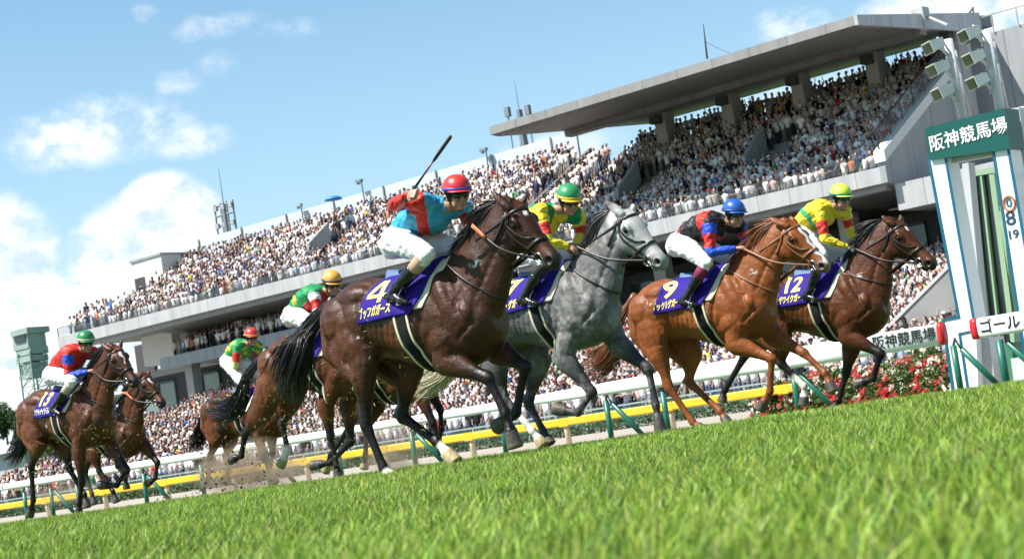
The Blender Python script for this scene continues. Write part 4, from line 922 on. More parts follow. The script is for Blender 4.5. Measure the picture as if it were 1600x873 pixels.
            if fore:
                seg(root, a, [(0, .13, .08), (.5, .13, .085), (1, .105, .075)])
                seg(a, b, [(-.15, .095, .065), (.05, .112, .078), (.22, .102, .072), (.45, .078, .060), (.7, .056, .047), (.86, .050, .044), (1, .053, .046)])
                S.ell(b, (.058 * k, .046 * k, .050 * k), rot_to(b - a), 12, 8)
                seg(b, f, [(-.02, .050, .042), (.12, .043, .036), (.25, .034, .028), (.6, .032, .026), (.85, .036, .029), (.97, .044, .035), (1.02, .040, .033)])
            else:
                seg(root, a, [(0, .20, .11), (.35, .20, .12), (.7, .18, .115), (1, .14, .092)])
                S.tube([h.T(-.74, s * .10, -.30), h.T(-.74, s * .12, -.50), lerp(a, b, .30) + Vector((-.03, 0, 0)), lerp(a, b, .7)], [.12 * k, .125 * k, .085 * k, .045 * k], 12)
                seg(a, b, [(-.15, .13, .085), (.08, .130, .088), (.3, .105, .076), (.55, .075, .056), (.78, .050, .040), (.95, .052, .042), (1, .050, .042)])
                d1 = (b - a).normalized(); d2 = (f - b).normalized(); bk = (d1 - d2)
                bk = bk.normalized() if bk.length > .1 else Vector((-1, 0, 0))
                if bk.x > 0 and abs(bk.x) > .3: bk = -bk
                hp = b + bk * .035 * k - d2 * .045 * k
                S.tube([lerp(a, b, .45) + bk * .045 * k, lerp(a, b, .75) + bk * .050 * k, hp, b + bk * .02 * k + d2 * .06 * k], [.02 * k, .018 * k, .027 * k, .022 * k], 10)
                S.ell(b, (.066 * k, .046 * k, .052 * k), rot_to(d1 + d2), 12, 8)
                seg(b, f, [(-.02, .052, .042), (.12, .047, .036), (.28, .038, .029), (.6, .035, .027), (.85, .037, .030), (.97, .045, .036), (1.02, .041, .034)])
            # fetlock, pastern, hoof
            S.ell(f, (.044 * k, .040 * k, .037 * k), rot_to(toe - f), 12, 8)
            d = toe - f; L_ = d.length; dn = d.normalized(); cor = f + dn * (L_ * .46)
            seg(f, cor, [(0, .038, .033), (.45, .031, .028), (1, .043, .040)])
            S.tube([cor - dn * .012 * k, cor + dn * .004, lerp(cor, toe, .5), toe], [(.040 * k, .040 * k), (.048 * k, .046 * k), (.055 * k, .053 * k), (.062 * k, .060 * k)], 16, side=(0, 1, 0))
            h.bones[-1] = (nm, J + [cor])
        me = remesh(S, .0095 * c.get('vox', 1), 6, .5)
        V = get_v(me).astype(np.float64)
        # grooves between the muscle groups, ribs
        ax_, az_, Wn = np.array(h.dx), np.array(h.dz), np.array(h.W); tx = (V - Wn) @ ax_ / k + .30; tz = (V - Wn) @ az_ / k; sy = np.sign(V[:, 1]); lat_ok = sstep(.06, .12, np.abs(V[:, 1]))
        def groove(p, q_, dep, rad):
            p = np.array(p); q_ = np.array(q_); d = q_ - p; X2 = np.stack([tx, tz], 1); t_ = np.clip(((X2 - p) @ d) / (d @ d), 0, 1); ds = np.linalg.norm(X2 - (p + t_[:, None] * d), axis=1)
            V[:, 1] -= sy * lat_ok * dep * k * np.exp(-(ds / rad) ** 2) * np.sin(np.pi * np.clip(t_ * .9 + .05, 0, 1)) ** .5
        for a_, b_, dp, rd in (((.44, -.08), (.65, -.50), .020, .022), ((.30, -.22), (.22, -.62), .022, .024), ((.42, -.30), (.50, -.60), .012, .02), ((-.34, -.14), (-.28, -.56), .022, .03), ((-.71, -.20), (-.70, -.66), .016, .022), ((-.52, -.18), (-.42, -.46), .014, .025), ((-.60, -.40), (-.52, -.72), .012, .02), ((.15, -.62), (-.28, -.56), .010, .018), ((.58, -.34), (.74, -.42), .012, .02), ((.56, -.60), (.70, -.50), .014, .018), ((-.42, -.08), (-.70, -.12), .010, .02)): groove(a_, b_, dp, rd)
        for i_ in range(7): groove((.16 - i_ * .065, -.26), (.06 - i_ * .065, -.60), .0045, .014)
        nl = [np.array(path[i_] - h.crest_n(i_) * rads[i_][0] * .42) for i_ in range(8, 22)]
        for a_, b_ in zip(nl, nl[1:]):
            ds, t_ = segdist(V * [1, 0, 1], a_ * [1, 0, 1], b_ * [1, 0, 1]); V[:, 1] -= sy * .010 * k * np.exp(-(ds / .022) ** 2) * .6
        # nostrils, eye hollows, mouth crease, nostril colour
        darks = np.zeros(len(V)); pinks = np.zeros(len(V))
        for s in (-1, 1):
            n0 = np.array(h.H(.905, .066, s * .055)); d = np.linalg.norm((V - n0) * [1, 1, 1], axis=1)
            wgt = 1 - sstep(.012 * q, .034 * q, d); V += np.outer(wgt * .024 * q, np.array(-h.hy * s + h.hn * 0) - 0); darks = np.maximum(darks, 1 - sstep(.016 * q, .030 * q, d))
            d, t = segdist(V, h.H(.97, .102, s * .03), h.H(.80, .108, s * .052)); wgt = 1 - sstep(.0, .014, d); V += np.outer(wgt * .008, np.array(-h.hy * s)); darks = np.maximum(darks, .8 * wgt)
            e0 = np.array(h.H(.275, .062, s * .098)); d = np.linalg.norm(V - e0, axis=1); wgt = 1 - sstep(.012, .04, d); V += np.outer(wgt * .010 * q, np.array(-h.hy * s)); darks = np.maximum(darks, .75 * (1 - sstep(.014 * q, .036 * q, d)))
            if c.get('earN'):
                pass
        set_v(me, V)
        h.paint(me, V, darks)
        root = link('racehorse', me, coat_mat(c['coat'], c.get('rough', .34)))
        root.location = h.origin; root.rotation_euler = (0, 0, -TH)
        tag(root, c['label'], 'horse', 'racehorses galloping on the turf')
        h.root = root; h.me = me
        h.bvh = BVHTree.FromPolygons([tuple(x) for x in V], [tuple(p.vertices) for p in me.polygons])
        for s in (-1, 1):
            b = MB(); b.ell(h.H(.275, .062, s * .086), (.021 * q, .021 * q, .019 * q), HM, 14, 10); b.build('eye', mat('horse_eye', (.012, .008, .006), .08), root, True)
        h.hair(); h.tack()
        return h
    def crest_n(h, i):
        p, r = h.neck; i = min(i, int(len(p) * .72)); t = (p[min(i + 1, len(p) - 1)] - p[max(i - 1, 0)]).normalized(); n = Vector((-t.z, 0, t.x)); return n
    def paint(h, me, V, darks):
        c = h.cfg; coat = c['coat']; n = len(V); q = h.hk
        base, dark, belly = {'darkbay': ((.054, .0185, .0075), (.008, .0055, .0045), (.125, .040, .013)), 'bay': ((.088, .027, .009), (.010, .007, .006), (.185, .060, .019)), 'chestnut': ((.215, .062, .014), (.17, .05, .014), (.33, .105, .028)),
                 'grey': ((.135, .131, .126), (.026, .025, .025), (.27, .26, .245))}[coat]
        C = np.tile(np.array(base), (n, 1)); nz = vnoise(V, 3.1, 3)
        C = mixc(C, belly, sstep(.5, .75, nz) * .55)
        # body zones: quarters and shoulders carry the warmer tone
        if coat in ('darkbay', 'bay'):
            d = np.linalg.norm((V - np.array(h.T(-.62, 0, -.48))) * [1, .6, 1], axis=1); C = mixc(C, belly, (1 - sstep(.15, .42, d)) * .6)
            top = sstep(-.16, -.02, (V - np.array(h.W)) @ np.array(h.dz)); C = mixc(C, tuple(x * .6 for x in base), top * .6)
        if coat == 'grey':
            dp = vnoise(V, 23, 5); C = mixc(C, (.30, .293, .28), sstep(.46, .62, dp) * .6); C = mixc(C, (.085, .085, .09), sstep(.60, .40, vnoise(V, 4, 9)) * .75)
            face, t = segdist(V, h.H(.1, .06, 0), h.H(.98, .08, 0)); C = mixc(C, (.52, .51, .49), (1 - sstep(.13, .22, face)) * .85)
        # legs
        rad = 0
        for nm, J in h.bones:
            a, b, f, toe, cor = J; soc = c.get('socks', {}).get(nm)
            ds = [segdist(V, a, b), segdist(V, b, f), segdist(V, f, cor), segdist(V, cor, toe)]
            D = np.stack([d for d, _ in ds]); idx = np.argmin(D, 0); dm = D.min(0); lt = idx + np.choose(idx, [t for _, t in ds])
            reach = np.where(idx == 0, .13 * h.k, .10); inside = 1 - sstep(reach * .8, reach, dm)
            # not torso
            if coat == 'chestnut': wdk = sstep(.6, 1.2, lt) * .35
            elif coat == 'grey': wdk = sstep(.0, .6, lt) * .95
            else: wdk = sstep(.30, .85, lt + .12 * (nz - .5)) * .97
            C = mixc(C, dark, wdk * inside)
            if coat == 'grey': C = mixc(C, (.20, .20, .205), inside * sstep(.55, .75, vnoise(V, 22, 6)) * sstep(.4, .8, lt) * .7)
            if soc: C = mixc(C, (.62, .58, .53), inside * sstep(soc - .12, soc + .05, lt + .15 * (vnoise(V, 20, 8) - .5)))
            hoofc = c.get('hoof', {}).get(nm, (.075, .068, .060)); C = mixc(C, hoofc, inside * sstep(3.05, 3.12, lt))
            C = mixc(C, (.17, .13, .06), inside * sstep(3.5, 3.9, lt + .5 * (vnoise(V, 40, 2) - .5)) * .5)
        # face
        mz, t = segdist(V, h.H(.88, .09, 0), h.H(1.0, .09, 0)); mcol = (.022, .018, .017) if coat != 'chestnut' else (.20, .13, .10)
        if coat == 'grey': mcol = (.20, .19, .19)
        C = mixc(C, mcol, (1 - sstep(.055 * q, .095 * q, mz)) * .85)
        hx = (V - np.array(h.P0)) @ np.array(h.hu) / h.hl; hn = (V - np.array(h.P0)) @ np.array(h.hn) / q; ishead = (hx > -.05) & (hx < 1.05) & (np.abs(V[:, 1]) < .13) & (hn < .3) & (hn > -.08)
        if coat in ('darkbay', 'bay'):
            ck, t = segdist(V, h.H(.22, .08, 0), h.H(.72, .06, 0)); C = mixc(C, (.15, .052, .020) if coat == 'darkbay' else (.20, .068, .024), (1 - sstep(.09, .16, ck)) * sstep(.35, .6, nz) * .6)
        if 'star' in c:
            for (t0, t1, wd) in c['star']:
                lat = np.abs(V[:, 1] + .01 * np.sin(hx * 30)); ed = (1 - sstep(wd * .7, wd, lat + .012 * (vnoise(V, 40, 4) - .5))) * sstep(t0 - .02, t0 + .02, hx) * (1 - sstep(t1 - .02, t1 + .02, hx)) * (hn < .055)
                C = mixc(C, (.75, .73, .70), ed * ishead)
        C = mixc(C, (.008, .006, .006), darks)
        # dried sweat
        for (px, py, r) in c.get('foam', []):
            o = h.P(px, py, -.10); d = np.hypot(V[:, 0] - o.x, (V[:, 2] - o.z)) ; m_ = (V[:, 1] < 0) * (1 - sstep(r * .25, r, np.hypot(V[:, 0] - o.x, (V[:, 2] - o.z) * 1.8))) * sstep(.50, .58, vnoise(V * [.7, 1, 1.1], 55, 12)); C = mixc(C, (.78, .77, .74), m_ * .95)
        set_col(me, C)
    def hair(h):
        c = h.cfg; path, rads = h.neck; hc = {'darkbay': (.008, .007, .007), 'bay': (.009, .008, .008), 'chestnut': (.17, .055, .018), 'grey': (.035, .035, .038)}[c['coat']]
        hm = mat('mane_hair_' + c['coat'], hc, .38, noise=.35, nscale=60, spec=.5); q = h.k; r_ = random.Random(int(c['W'][0]))
        def strand(B, p, d, ln, droop, w0, wave):
            pts = []; x = Vector(p); v = Vector(d).normalized(); ph = r_.random() * 6.3
            for i in range(7):
                pts.append(Vector(x)); x = x + v * (ln / 6); v = (v + Vector((0, 0, -droop)) + Vector((math.sin(ph + i * 1.3), math.cos(ph + i * 1.7), math.sin(ph * 2 + i))) * wave).normalized()
            B.tube(pts, [w0, w0 * 1.1, w0, w0 * .8, w0 * .6, w0 * .4, w0 * .1], 4)
        B = MB(); m = len(path); up = c.get('mane_up', 1.15)
        for i in range(c.get('nmane', 1150)):
            f = .30 + .50 * r_.random() ** .75; j = f * (m - 1); i0 = int(j); p = lerp(path[i0], path[min(i0 + 1, m - 1)], j - i0); n_ = h.crest_n(i0); ra = lerp(rads[i0][0], rads[min(i0 + 1, m - 1)][0], j - i0)
            side = r_.uniform(-1, 1); base = p + n_ * (ra * .97 - .012) + Vector((0, side * .020 * q, 0)); t = (path[max(i0 - 1, 0)] - path[i0 + 1 if i0 + 1 < m else i0]).normalized()
            cl = math.sin(f * 55) * .35; d = t * r_.uniform(.9, 1.4) + n_ * (up * (r_.uniform(.25, 1.1) + cl)) + Vector((0, side * .35 + .05 + cl * .3, 0)); strand(B, base, d, r_.uniform(.16, .25 + .12 * sstep(.45, .7, f)) * q * c.get('mlen', 1), r_.uniform(.12, .26), r_.uniform(.004, .009), .05)
        for i in range(46):
            base = h.H(r_.uniform(-.05, .06), .004, r_.uniform(-.025, .03)); d = (path[int(m * .55)] - path[int(m * .72)]).normalized() + h.crest_n(m) * r_.uniform(-.15, .25) + Vector((0, r_.uniform(-.25, .3), 0)); strand(B, base, d, r_.uniform(.09, .18) * q, .05, .006, .04)
        B.build('mane', hm, h.root, True)
        if 'tail' in c:
            tp = [h.T(-.82, 0, -.10)] + [h.P(px, py, l) for px, py, l in c['tail']]; P = catmull(tp, 5); B = MB(); tc_ = c.get('tailcol', hc)
            tm = hm if 'tailcol' not in c else mat('tail_hair_' + c['coat'], tc_, .45, noise=.35, nscale=60)
            B.tube(P[:5], [.045, .042, .036, .03, .02], 8)
            for i in range(c.get('ntail', 420)):
                ph = r_.uniform(0, 6.28); rr = r_.random() ** .6; st = r_.random() ** 1.8 * .55; en = r_.uniform(.6, 1.12); pts = []; sp = c.get('spread', 1.0) * r_.uniform(.5, 1.2)
                for a in range(8):
                    f = st + (en - st) * a / 7; j = min(f, 1) * (len(P) - 1); i0 = min(int(j), len(P) - 2); p = lerp(P[i0], P[i0 + 1], j - i0)
                    if f > 1: p = p + (P[-1] - P[-2]) * (f - 1) * (len(P) - 1)
                    g = (.03 + .19 * f ** 1.2 * sp) * rr
                    tt = (P[i0 + 1] - P[i0]).normalized(); nn = Vector((-tt.z, 0, tt.x)); wv = .03 * math.sin(f * 9 + ph * 3) * f
                    pts.append(p + nn * (g * math.cos(ph) + wv) + Vector((0, g * math.sin(ph) * .7, 0)))
                w0 = r_.uniform(.003, .0065); B.tube(pts, [w0, w0, w0, w0, w0 * .9, w0 * .7, w0 * .5, w0 * .15], 4)
            B.build('tail', tm, h.root, True)
    def surf(h, x, phi, side, off=0.0):
        """point on the flank: torso station x, angle phi from the top"""
        o = h.T(x, 0, -.36 if x > .2 else -.34); d = (h.dz * math.cos(phi) + Vector((0, side * math.sin(phi), 0))).normalized()
        p, n, i, dist = h.bvh.ray_cast(o, d)
        if p is None or dist > .50 * h.k: p = o + d * .34 * h.k; n = d
        return p + d * off, d
    def headring(h, t, n0, off, hn_tilt=0.0, cnt=28, rng_=(0, 2 * math.pi)):
        pts, nr = [], []; o = h.H(t, n0, 0)
        for j in range(cnt):
            a = rng_[0] + (rng_[1] - rng_[0]) * j / cnt; ax = (h.hn + h.hu * hn_tilt).normalized(); d = (-ax * math.cos(a) + h.hy * math.sin(a)).normalized()
            p, n, i, ds = h.bvh.ray_cast(o + d * .45, -d)
            if p is None: continue
            pts.append(p + d * off); nr.append(d)
        return pts, nr
    def onhead(h, t, n, s, off=.004):
        o = h.H(t, n, s * .4); p, nn, i, d = h.bvh.ray_cast(o, -h.hy * s); 
        if p is None: p = h.H(t, n, s * .03); 
        return p + h.hy * (s * off)
    def tack(h):
        c = h.cfg; k = h.k; lc = c.get('leather', (.018, .012, .010)); lm = mat('leather_%02d' % int(lc[0] * 100), lc, .42, spec=.5, bump=.1, bscale=80)
        cx = c.get('cx', 0)
        if c.get('cloth', True):
            # number cloth: two flaps in one sheet
            for nm, x0t, x0b, x1t, x1b, off, phm, m_ in (('pad', .0, -.22, .46, .30, .010, 1.50, mat('cream_pad', (.72, .68, .50), .8, noise=.08)), ('saddle_cloth', -.05, -.35, .40, .20, .020, 1.66, mat('purple_cloth', (.024, .009, .21), .75, spec=.2, noise=.12, nscale=9, bump=.3, bscale=14))):
                V = []; F = []; NA, NB = 28, 44
                for b in range(NB + 1):
                    g = -1 + 2 * b / NB; ag = abs(g); s = -1 if g < 0 else 1; phi = ag * phm
                    x0 = lerp(x0t, x0b, ag ** .7); x1 = lerp(x1t, x1b, ag ** 1.5)
                    for a in range(NA + 1):
                        fa = a / NA; x = lerp(x0 + cx, x1 + cx * .4, fa); p, d = h.surf(x, phi, s, off + .006 * math.sin(fa * 9 + ag * 4) * ag + (.012 if fa in (0, 1) or ag == 1 else 0) * 0); V.append(p)
                for b in range(NB):
                    for a in range(NA): i = b * (NA + 1) + a; F.append((i, i + 1, i + NA + 2, i + NA + 1))
                me = bpy.data.meshes.new(nm); me.from_pydata(V, [], F); bm = bmesh.new(); bm.from_mesh(me)
                bmesh.ops.smooth_vert(bm, verts=bm.verts, factor=.5, use_axis_x=True, use_axis_y=True, use_axis_z=True)
                bmesh.ops.recalc_face_normals(bm, faces=bm.faces); bm.to_mesh(me); bm.free()
                me.polygons.foreach_set('use_smooth', [True] * len(me.polygons))
                o = link(nm, me, m_, h.root); sm = o.modifiers.new('s', 'SOLIDIFY'); sm.thickness = .008; sm.offset = 0
                if nm == 'saddle_cloth': h.cl = o; cme = me
            cb = BVHTree.FromPolygons([tuple(v_.co) for v_ in cme.vertices], [tuple(p.vertices) for p in cme.polygons])
            def wrap(txt, size, xc, phc, name, colr, bold=.0, rotx=0.0, sx=1.0):
                me = four_mesh(size) if txt == '4' else text_mesh(txt, size, bold=bold); bm = bmesh.new(); bm.from_mesh(me)
                bmesh.ops.triangulate(bm, faces=bm.faces)
                for ax_ in (0, 1):
                    lo = min(v.co[ax_] for v in bm.verts); hi = max(v.co[ax_] for v in bm.verts); xx = lo + .02
                    while xx < hi:
                        no = Vector((1, 0, 0)) if ax_ == 0 else Vector((0, 1, 0)); bmesh.ops.bisect_plane(bm, geom=list(bm.verts) + list(bm.edges) + list(bm.faces), plane_co=no * xx, plane_no=no); xx += .02
                for v in bm.verts:
                    X, Y = v.co.x * sx, v.co.y; X += Y * rotx; phi = phc - Y / (.31 * k); x = xc + cx + X / k
                    o = h.T(x, 0, -.34); d = (h.dz * math.cos(phi) + Vector((0, -math.sin(phi), 0))).normalized()
                    p, n, i, ds = cb.ray_cast(o + d * 1.2, -d)
                    v.co = (p if p is not None else o + d * .33) + d * .0085
                bmesh.ops.recalc_face_normals(bm, faces=bm.faces); bm.to_mesh(me); bm.free(); return link(name, me, mat('yellow_print', (.88, .72, .16), .6) if colr else mat('white_print', (.82, .80, .74), .6), h.cl)
            if c.get('num'):
                wrap(c['num'], .285 * k, c.get('numx', -.125), c.get('numphi', .87), 'number', True, .008, .08, c.get('numsx', 1.15))
                wrap(c['name'], .088 * k, -.135, 1.42, 'horse_name', c.get('nameyellow', True), .0028, .05, .56)
            # girth
            def ringband(x0, wd, nm, m_, th, ph0=1.35, off=.004):
                pts, nr = [], []
                for j in range(41):
                    ph = ph0 + (2 * math.pi - 2 * ph0) * j / 40; s = -1 if ph < math.pi else 1; pp = ph if ph < math.pi else 2 * math.pi - ph
                    xx = x0 + .08 * (pp - 1.35) / 1.8
                    o = h.T(xx, 0, -.38); d = (h.dz * math.cos(pp) + Vector((0, s * math.sin(pp), 0))).normalized(); p, n, i, ds = h.bvh.ray_cast(o, d)
                    if p is None or ds > .52 * k: continue
                    pts.append(p + d * off); nr.append(d)
                B = MB(); B.band(pts, nr, wd * k, th); return B.build(nm, m_, h.root, True)
            g = ringband(.10, .085, 'girth', mat('black_webbing', (.008, .008, .009), .8, spec=.2), .006)
            for dx in (-.058, .058): ringband(.10 + dx, .022, 'girth_edge', mat('cream_webbing', (.62, .60, .42), .6), .009)
            # small racing saddle and stirrups
            B = MB(); rings = []
            for (x, z, wd, hh) in ((-.22, .01, .05, .008), (-.19, .0, .09, .012), (-.08, -.02, .10, .012), (.06, -.025, .10, .012), (.18, -.005, .08, .015), (.22, .01, .04, .01)):
                rings.append([h.T(x, wd * math.sin(a), z + hh * math.cos(a) - .10 * abs(math.sin(a)) ** 2) for a in [2 * math.pi * j / 16 for j in range(16)]])
            B.loft(rings); B.build('saddle', mat('blue_saddle', (.09, .15, .27), .5), h.root, True)
        # bridle
        B = MB(); q = h.hk
        for (t, n0, tl, w_) in ((.60, .09, -.22, .022), (.085, .11, -.30, .020)):
            p, n_ = h.headring(t, n0, .003, tl, 30)
            if t < .2: # browband + headpiece: keep the upper part
                B.band(p, n_, w_ * q, .006, True)
            else: B.band(p, n_, w_ * q, .008, True)
        br = B.build('bridle', lm, h.root, True)
        B = MB()
        for s in (-1, 1):
            for ns in (((.07, .06), (.20, .115), (.35, .13), (.50, .125), (.66, .115), (.765, .108)), ((.06, .05), (.22, .095), (.36, .09), (.48, .075), (.58, .03)), ((.07, .07), (.13, .15), (.16, .20), (.20, .245))):
                pts = []
                for (a, b_), (a2, b2) in zip(ns, ns[1:]):
                    for f in (0, .5): pts.append(h.onhead(lerp(a, a2, f), lerp(b_, b2, f), s))
                pts.append(h.onhead(*ns[-1], s)); B.band(pts, [h.hy * s] * len(pts), .016 * q, .006)
        B.build('cheek_strap', lm, br, True)
        h.bit = {}
        for s in (-1, 1):
            p = h.onhead(.78, .112, s, .012); h.bit[s] = p; B = MB()
            pts = [p + h.hu * (.038 * q * math.cos(a)) + h.hn * (.038 * q * math.sin(a)) for a in [2 * math.pi * j / 18 for j in range(19)]]; B.tube(pts, .0058, 6)
            B.build('bit_ring', mat('steel', (.55, .55, .55), .25, 1), br, True)
            if s < 0:
                B = MB(); B.tube([p, h.onhead(.86, .115, s, .006), h.onhead(.92, .118, s, .0)], .005, 6); B.build('bit', mat('steel'), br, True)
        # reins
        hand = c.get('rein', None)
        if hand:
            for s, hp in ((-1, hand[0]), (1, hand[-1])):
                e = h.P(hp[0], hp[1], s * .10); p = h.bit[s]; mid = (p + e) / 2 + Vector((0, s * .06, -.05)); pts = catmull([p, mid, e], 8)
                out = []
                for x in pts:
                    o = Vector((x.x, s * .6, x.z)); r, n, i, d = h.bvh.ray_cast(o, Vector((0, -s, 0)), .62)
                    if r is not None and abs(r.y) > abs(x.y) - .006: x = Vector((x.x, r.y + s * .008, x.z))
                    out.append(x)
                B = MB(); B.band(out, [Vector((0, s, 0))] * len(out), .020, .005); B.build('rein', lm, h.root, True)
                if s < 0 and c.get('rein_grip'):
                    B = MB(); a, b_ = c['rein_grip']; n_ = len(out); sub = [o + Vector((0, -.004, 0)) for o in out[int(n_ * a):int(n_ * b_) + 1]]; B.band(sub, [Vector((0, s, 0))] * len(sub), .030, .006); B.build('rein_grip', mat('orange_rubber', (.62, .17, .06), .6), h.root, True)
        # neck strap loop
        if c.get('strap', True):
            path, rads = h.neck; m = len(path); pts, nr = [], []; t0 = path[8] + h.crest_n(8) * rads[8][0]; t1 = path[9] - h.crest_n(9) * rads[9][0]; o = (t0 + t1) / 2; ax = (t1 - t0).normalized()
            A = Vector((ax.x, 0, ax.z)); 
            for j in range(36):
                a = 2 * math.pi * j / 36; d = (A * math.cos(a) + Vector((0, math.sin(a), 0))).normalized(); p, n, i, ds = h.bvh.ray_cast(o + d * 1.2, -d)
                if p is not None: pts.append(p + d * .004); nr.append(d)
            B = MB(); B.band(pts, nr, .018, .007, True); B.build('neck_strap', lm, h.root, True)
YEL = (.62, .52, .10); 
HOOFL = (.42, .33, .17)
HORSES = dict(
 h4=dict(v=9.7, W=(686, 405), C=(562, 436), P0=(803, 314), P1=(879, 401), NM=(768, 393), coat='darkbay', earN=(769, 300), earF=(824, 302),
    NF=[(694, 562), (762, 590), (790, 646), (806, 700)], FF=[(775, 545), (821, 572), (806, 646), (774, 668)],
    NH=[(568, 556), (572, 664), (600, 732), (612, 748)], FH=[(640, 572), (628, 650), (683, 690), (714, 724)],
    socks=dict(FH=2.25, NH=2.3), hoof=dict(FH=HOOFL, NH=(.5, .45, .4)), star=[(.20, .27, .022)], tail=[(486, 508, 0), (466, 540, -.1), (452, 585, -.1), (446, 612, -.05)], ntail=420, spread=1.5,
    foam=[(745, 411, .075), (661, 490, .04), (586, 526, .045)], num='4', name='ブッフガガース', rein=((738, 352), (745, 350)), rein_grip=(.72, .95), label='dark bay racehorse under purple cloth number 4, its rider raising a whip'),
 h7=dict(v=12.0, W=(880, 409), C=(783, 436), P0=(978, 325), P1=(1047, 405), NM=(946, 402), coat='grey', earN=(946, 314), earF=(990, 318), rough=.45,
    NF=[(879, 556), (925, 612), (903, 645), (866, 638)], FF=[(965, 537), (1013, 576), (1025, 634), (1033, 677)],
    NH=[(775, 560), (788, 622), (833, 674), (850, 697)], FH=[(842, 562), (826, 630), (850, 675), (860, 694)], socks=dict(NH=1.45), hoof=dict(NH=HOOFL), tailcol=(.55, .50, .36),
    tail=[(716, 530, 0), (700, 570, 0), (672, 590, 0), (650, 596, 0)], num='7', cx=-.04, name='イツヴ・グガース', rein=((897, 384), (900, 380)), label='dappled grey racehorse wearing purple cloth number 7'),
 h9=dict(v=14.4, W=(1130, 414), C=(1033, 436), P0=(1234, 345), P1=(1301, 411), NM=(1194, 406), coat='chestnut', earN=(1201, 340), earF=(1233, 338), leather=(.24, .10, .045),
    NF=[(1148, 536), (1206, 560), (1203, 612), (1187, 640)], FF=[(1207, 524), (1256, 551), (1289, 583), (1303, 612)],
    NH=[(1026, 540), (1046, 606), (1083, 660), (1098, 671)], FH=[(1080, 552), (1077, 597), (1126, 643), (1137, 661)], star=[(.14, .93, .021)], tail=[(962, 510, 0), (958, 545, 0), (938, 566, 0), (922, 572, 0)], mane_up=.9, mlen=1.15,
    foam=[(1178, 424, .07), (1117, 486, .035)], num='9', cx=-.10, name='ブックリグガース', rein=((1160, 388), (1163, 386)), label='bright chestnut racehorse with white blaze and purple cloth number 9'),
 h12=dict(v=16.1, W=(1310, 412), C=(1209, 430), P0=(1400, 343), P1=(1468, 407), NM=(1366, 402), coat='bay', earN=(1377, 337), earF=(1406, 335),
    NF=[(1323, 524), (1376, 552), (1364, 592), (1337, 600)], FF=[(1331, 538), (1322, 584), (1310, 625), (1303, 641)],
    NH=[(1222, 535), (1221, 568), (1257, 604), (1256, 633)], FH=[(1185, 535), (1163, 557), (1132, 610), (1128, 628)], socks=dict(NH=1.6), star=[(.20, .28, .016)], tail=[(1150, 500, 0), (1140, 530, 0)],
    foam=[(1345, 430, .06), (1297, 470, .03)], num='12', cx=-.02, numsx=.8, name='オグワイクガース', rein=((1334, 388), (1338, 384)), label='bay racehorse leading on the right with purple cloth number 12'),
 h13=dict(v=12.8, W=(125, 597), C=(66, 607), P0=(179, 540), P1=(216, 594), NM=(160, 594), coat='bay', earN=(157, 536), earF=(191, 530),
    NF=[(123, 700), (128, 752), (124, 786), (123, 804)], FF=[(172, 695), (198, 733), (182, 758), (156, 757)], NH=[(62, 690), (49, 729), (52, 782), (46, 806)], FH=[(100, 690), (108, 731), (132, 773), (136, 793)],
    star=[(.14, .33, .022), (.33, .5, .008)], tail=[(36, 680, 0), (30, 700, 0), (17, 718, 0)], spread=.8, foam=[(90, 663, .06)], num='13', numsx=.8, name='クラトナイデル', nameyellow=False, rein=((146, 579), (150, 577)), label='bay racehorse at the far left wearing purple cloth number 13'),
 hb=dict(v=15.9, W=(181, 632), C=(132, 640), P0=(225, 583), P1=(258, 627), NM=(209, 628), coat='bay', earN=(212, 582), earF=(233, 577), vox=1.3,
    NF=[(188, 700), (184, 727), (196, 748), (198, 764)], FF=[(225, 695), (246, 722), (243, 747), (229, 756)], NH=[(146, 705), (156, 737), (177, 768), (182, 785)], FH=[(140, 705), (133, 740), (144, 772), (148, 788)],
    star=[(.16, .36, .018)], tail=[(104, 690, 0), (98, 704, 0), (86, 712, 0)], spread=.6, rein=((195, 612), (196, 612)), rein_grip=(.6, .9), label='bay racehorse half hidden behind the horse wearing number 13'),
 hr=dict(v=17.2, W=(402, 604), C=(347, 611), P0=(445, 555), P1=(480, 600), NM=(432, 596), coat='bay', vox=1.3,
    NF=[(404, 680), (412, 715), (424, 742), (428, 760)], FF=[(424, 680), (426, 708), (422, 734), (432, 755)], NH=[(340, 680), (328, 715), (326, 741), (321, 757)], FH=[(360, 688), (352, 714), (356, 740), (346, 752)],
    tail=[(316, 655, 0), (312, 680, 0), (303, 700, 0)], spread=.7, num='2', name='コジットナース', nameyellow=False, label='small bay racehorse ridden by the red helmeted jockey in green and yellow'),
 hx=dict(v=13.3, W=(523, 504), C=(446, 524), P0=(592, 462), P1=(642, 515), NM=(572, 500), coat='bay',
    NF=[(508, 632), (517, 682), (526, 726), (529, 747)], FF=[(543, 628), (548, 690), (517, 722), (487, 727)], NH=[(408, 646), (383, 678), (377, 712), (360, 718)], FH=[(452, 632), (441, 664), (450, 704), (438, 728)],
    socks=dict(FH=1.85), hoof=dict(FH=(.30, .28, .14)), tail=[(385, 590, 0), (377, 620, 0), (358, 642, 0), (330, 642, 0)], num='1', name='ササヤイナース', nameyellow=True, label='bay racehorse whose quarters are covered by the black tail of number 4'),
 hh=dict(v=14.6, W=(618, 524), C=(546, 538), P0=(672, 500), P1=(728, 560), NM=(660, 528), coat='bay', vox=1.4,
    NF=[(652, 608), (677, 661), (686, 692), (692, 710)], FF=[(668, 604), (688, 640), (690, 672), (680, 692)], NH=[(568, 632), (548, 664), (516, 712), (508, 738)], FH=[(588, 632), (573, 672), (571, 712), (569, 733)],
    hoof=dict(NH=HOOFL, FH=HOOFL), cloth=True, nmane=120, strap=False, label='brown racehorse hidden behind number 4 with only belly and legs showing'),
)
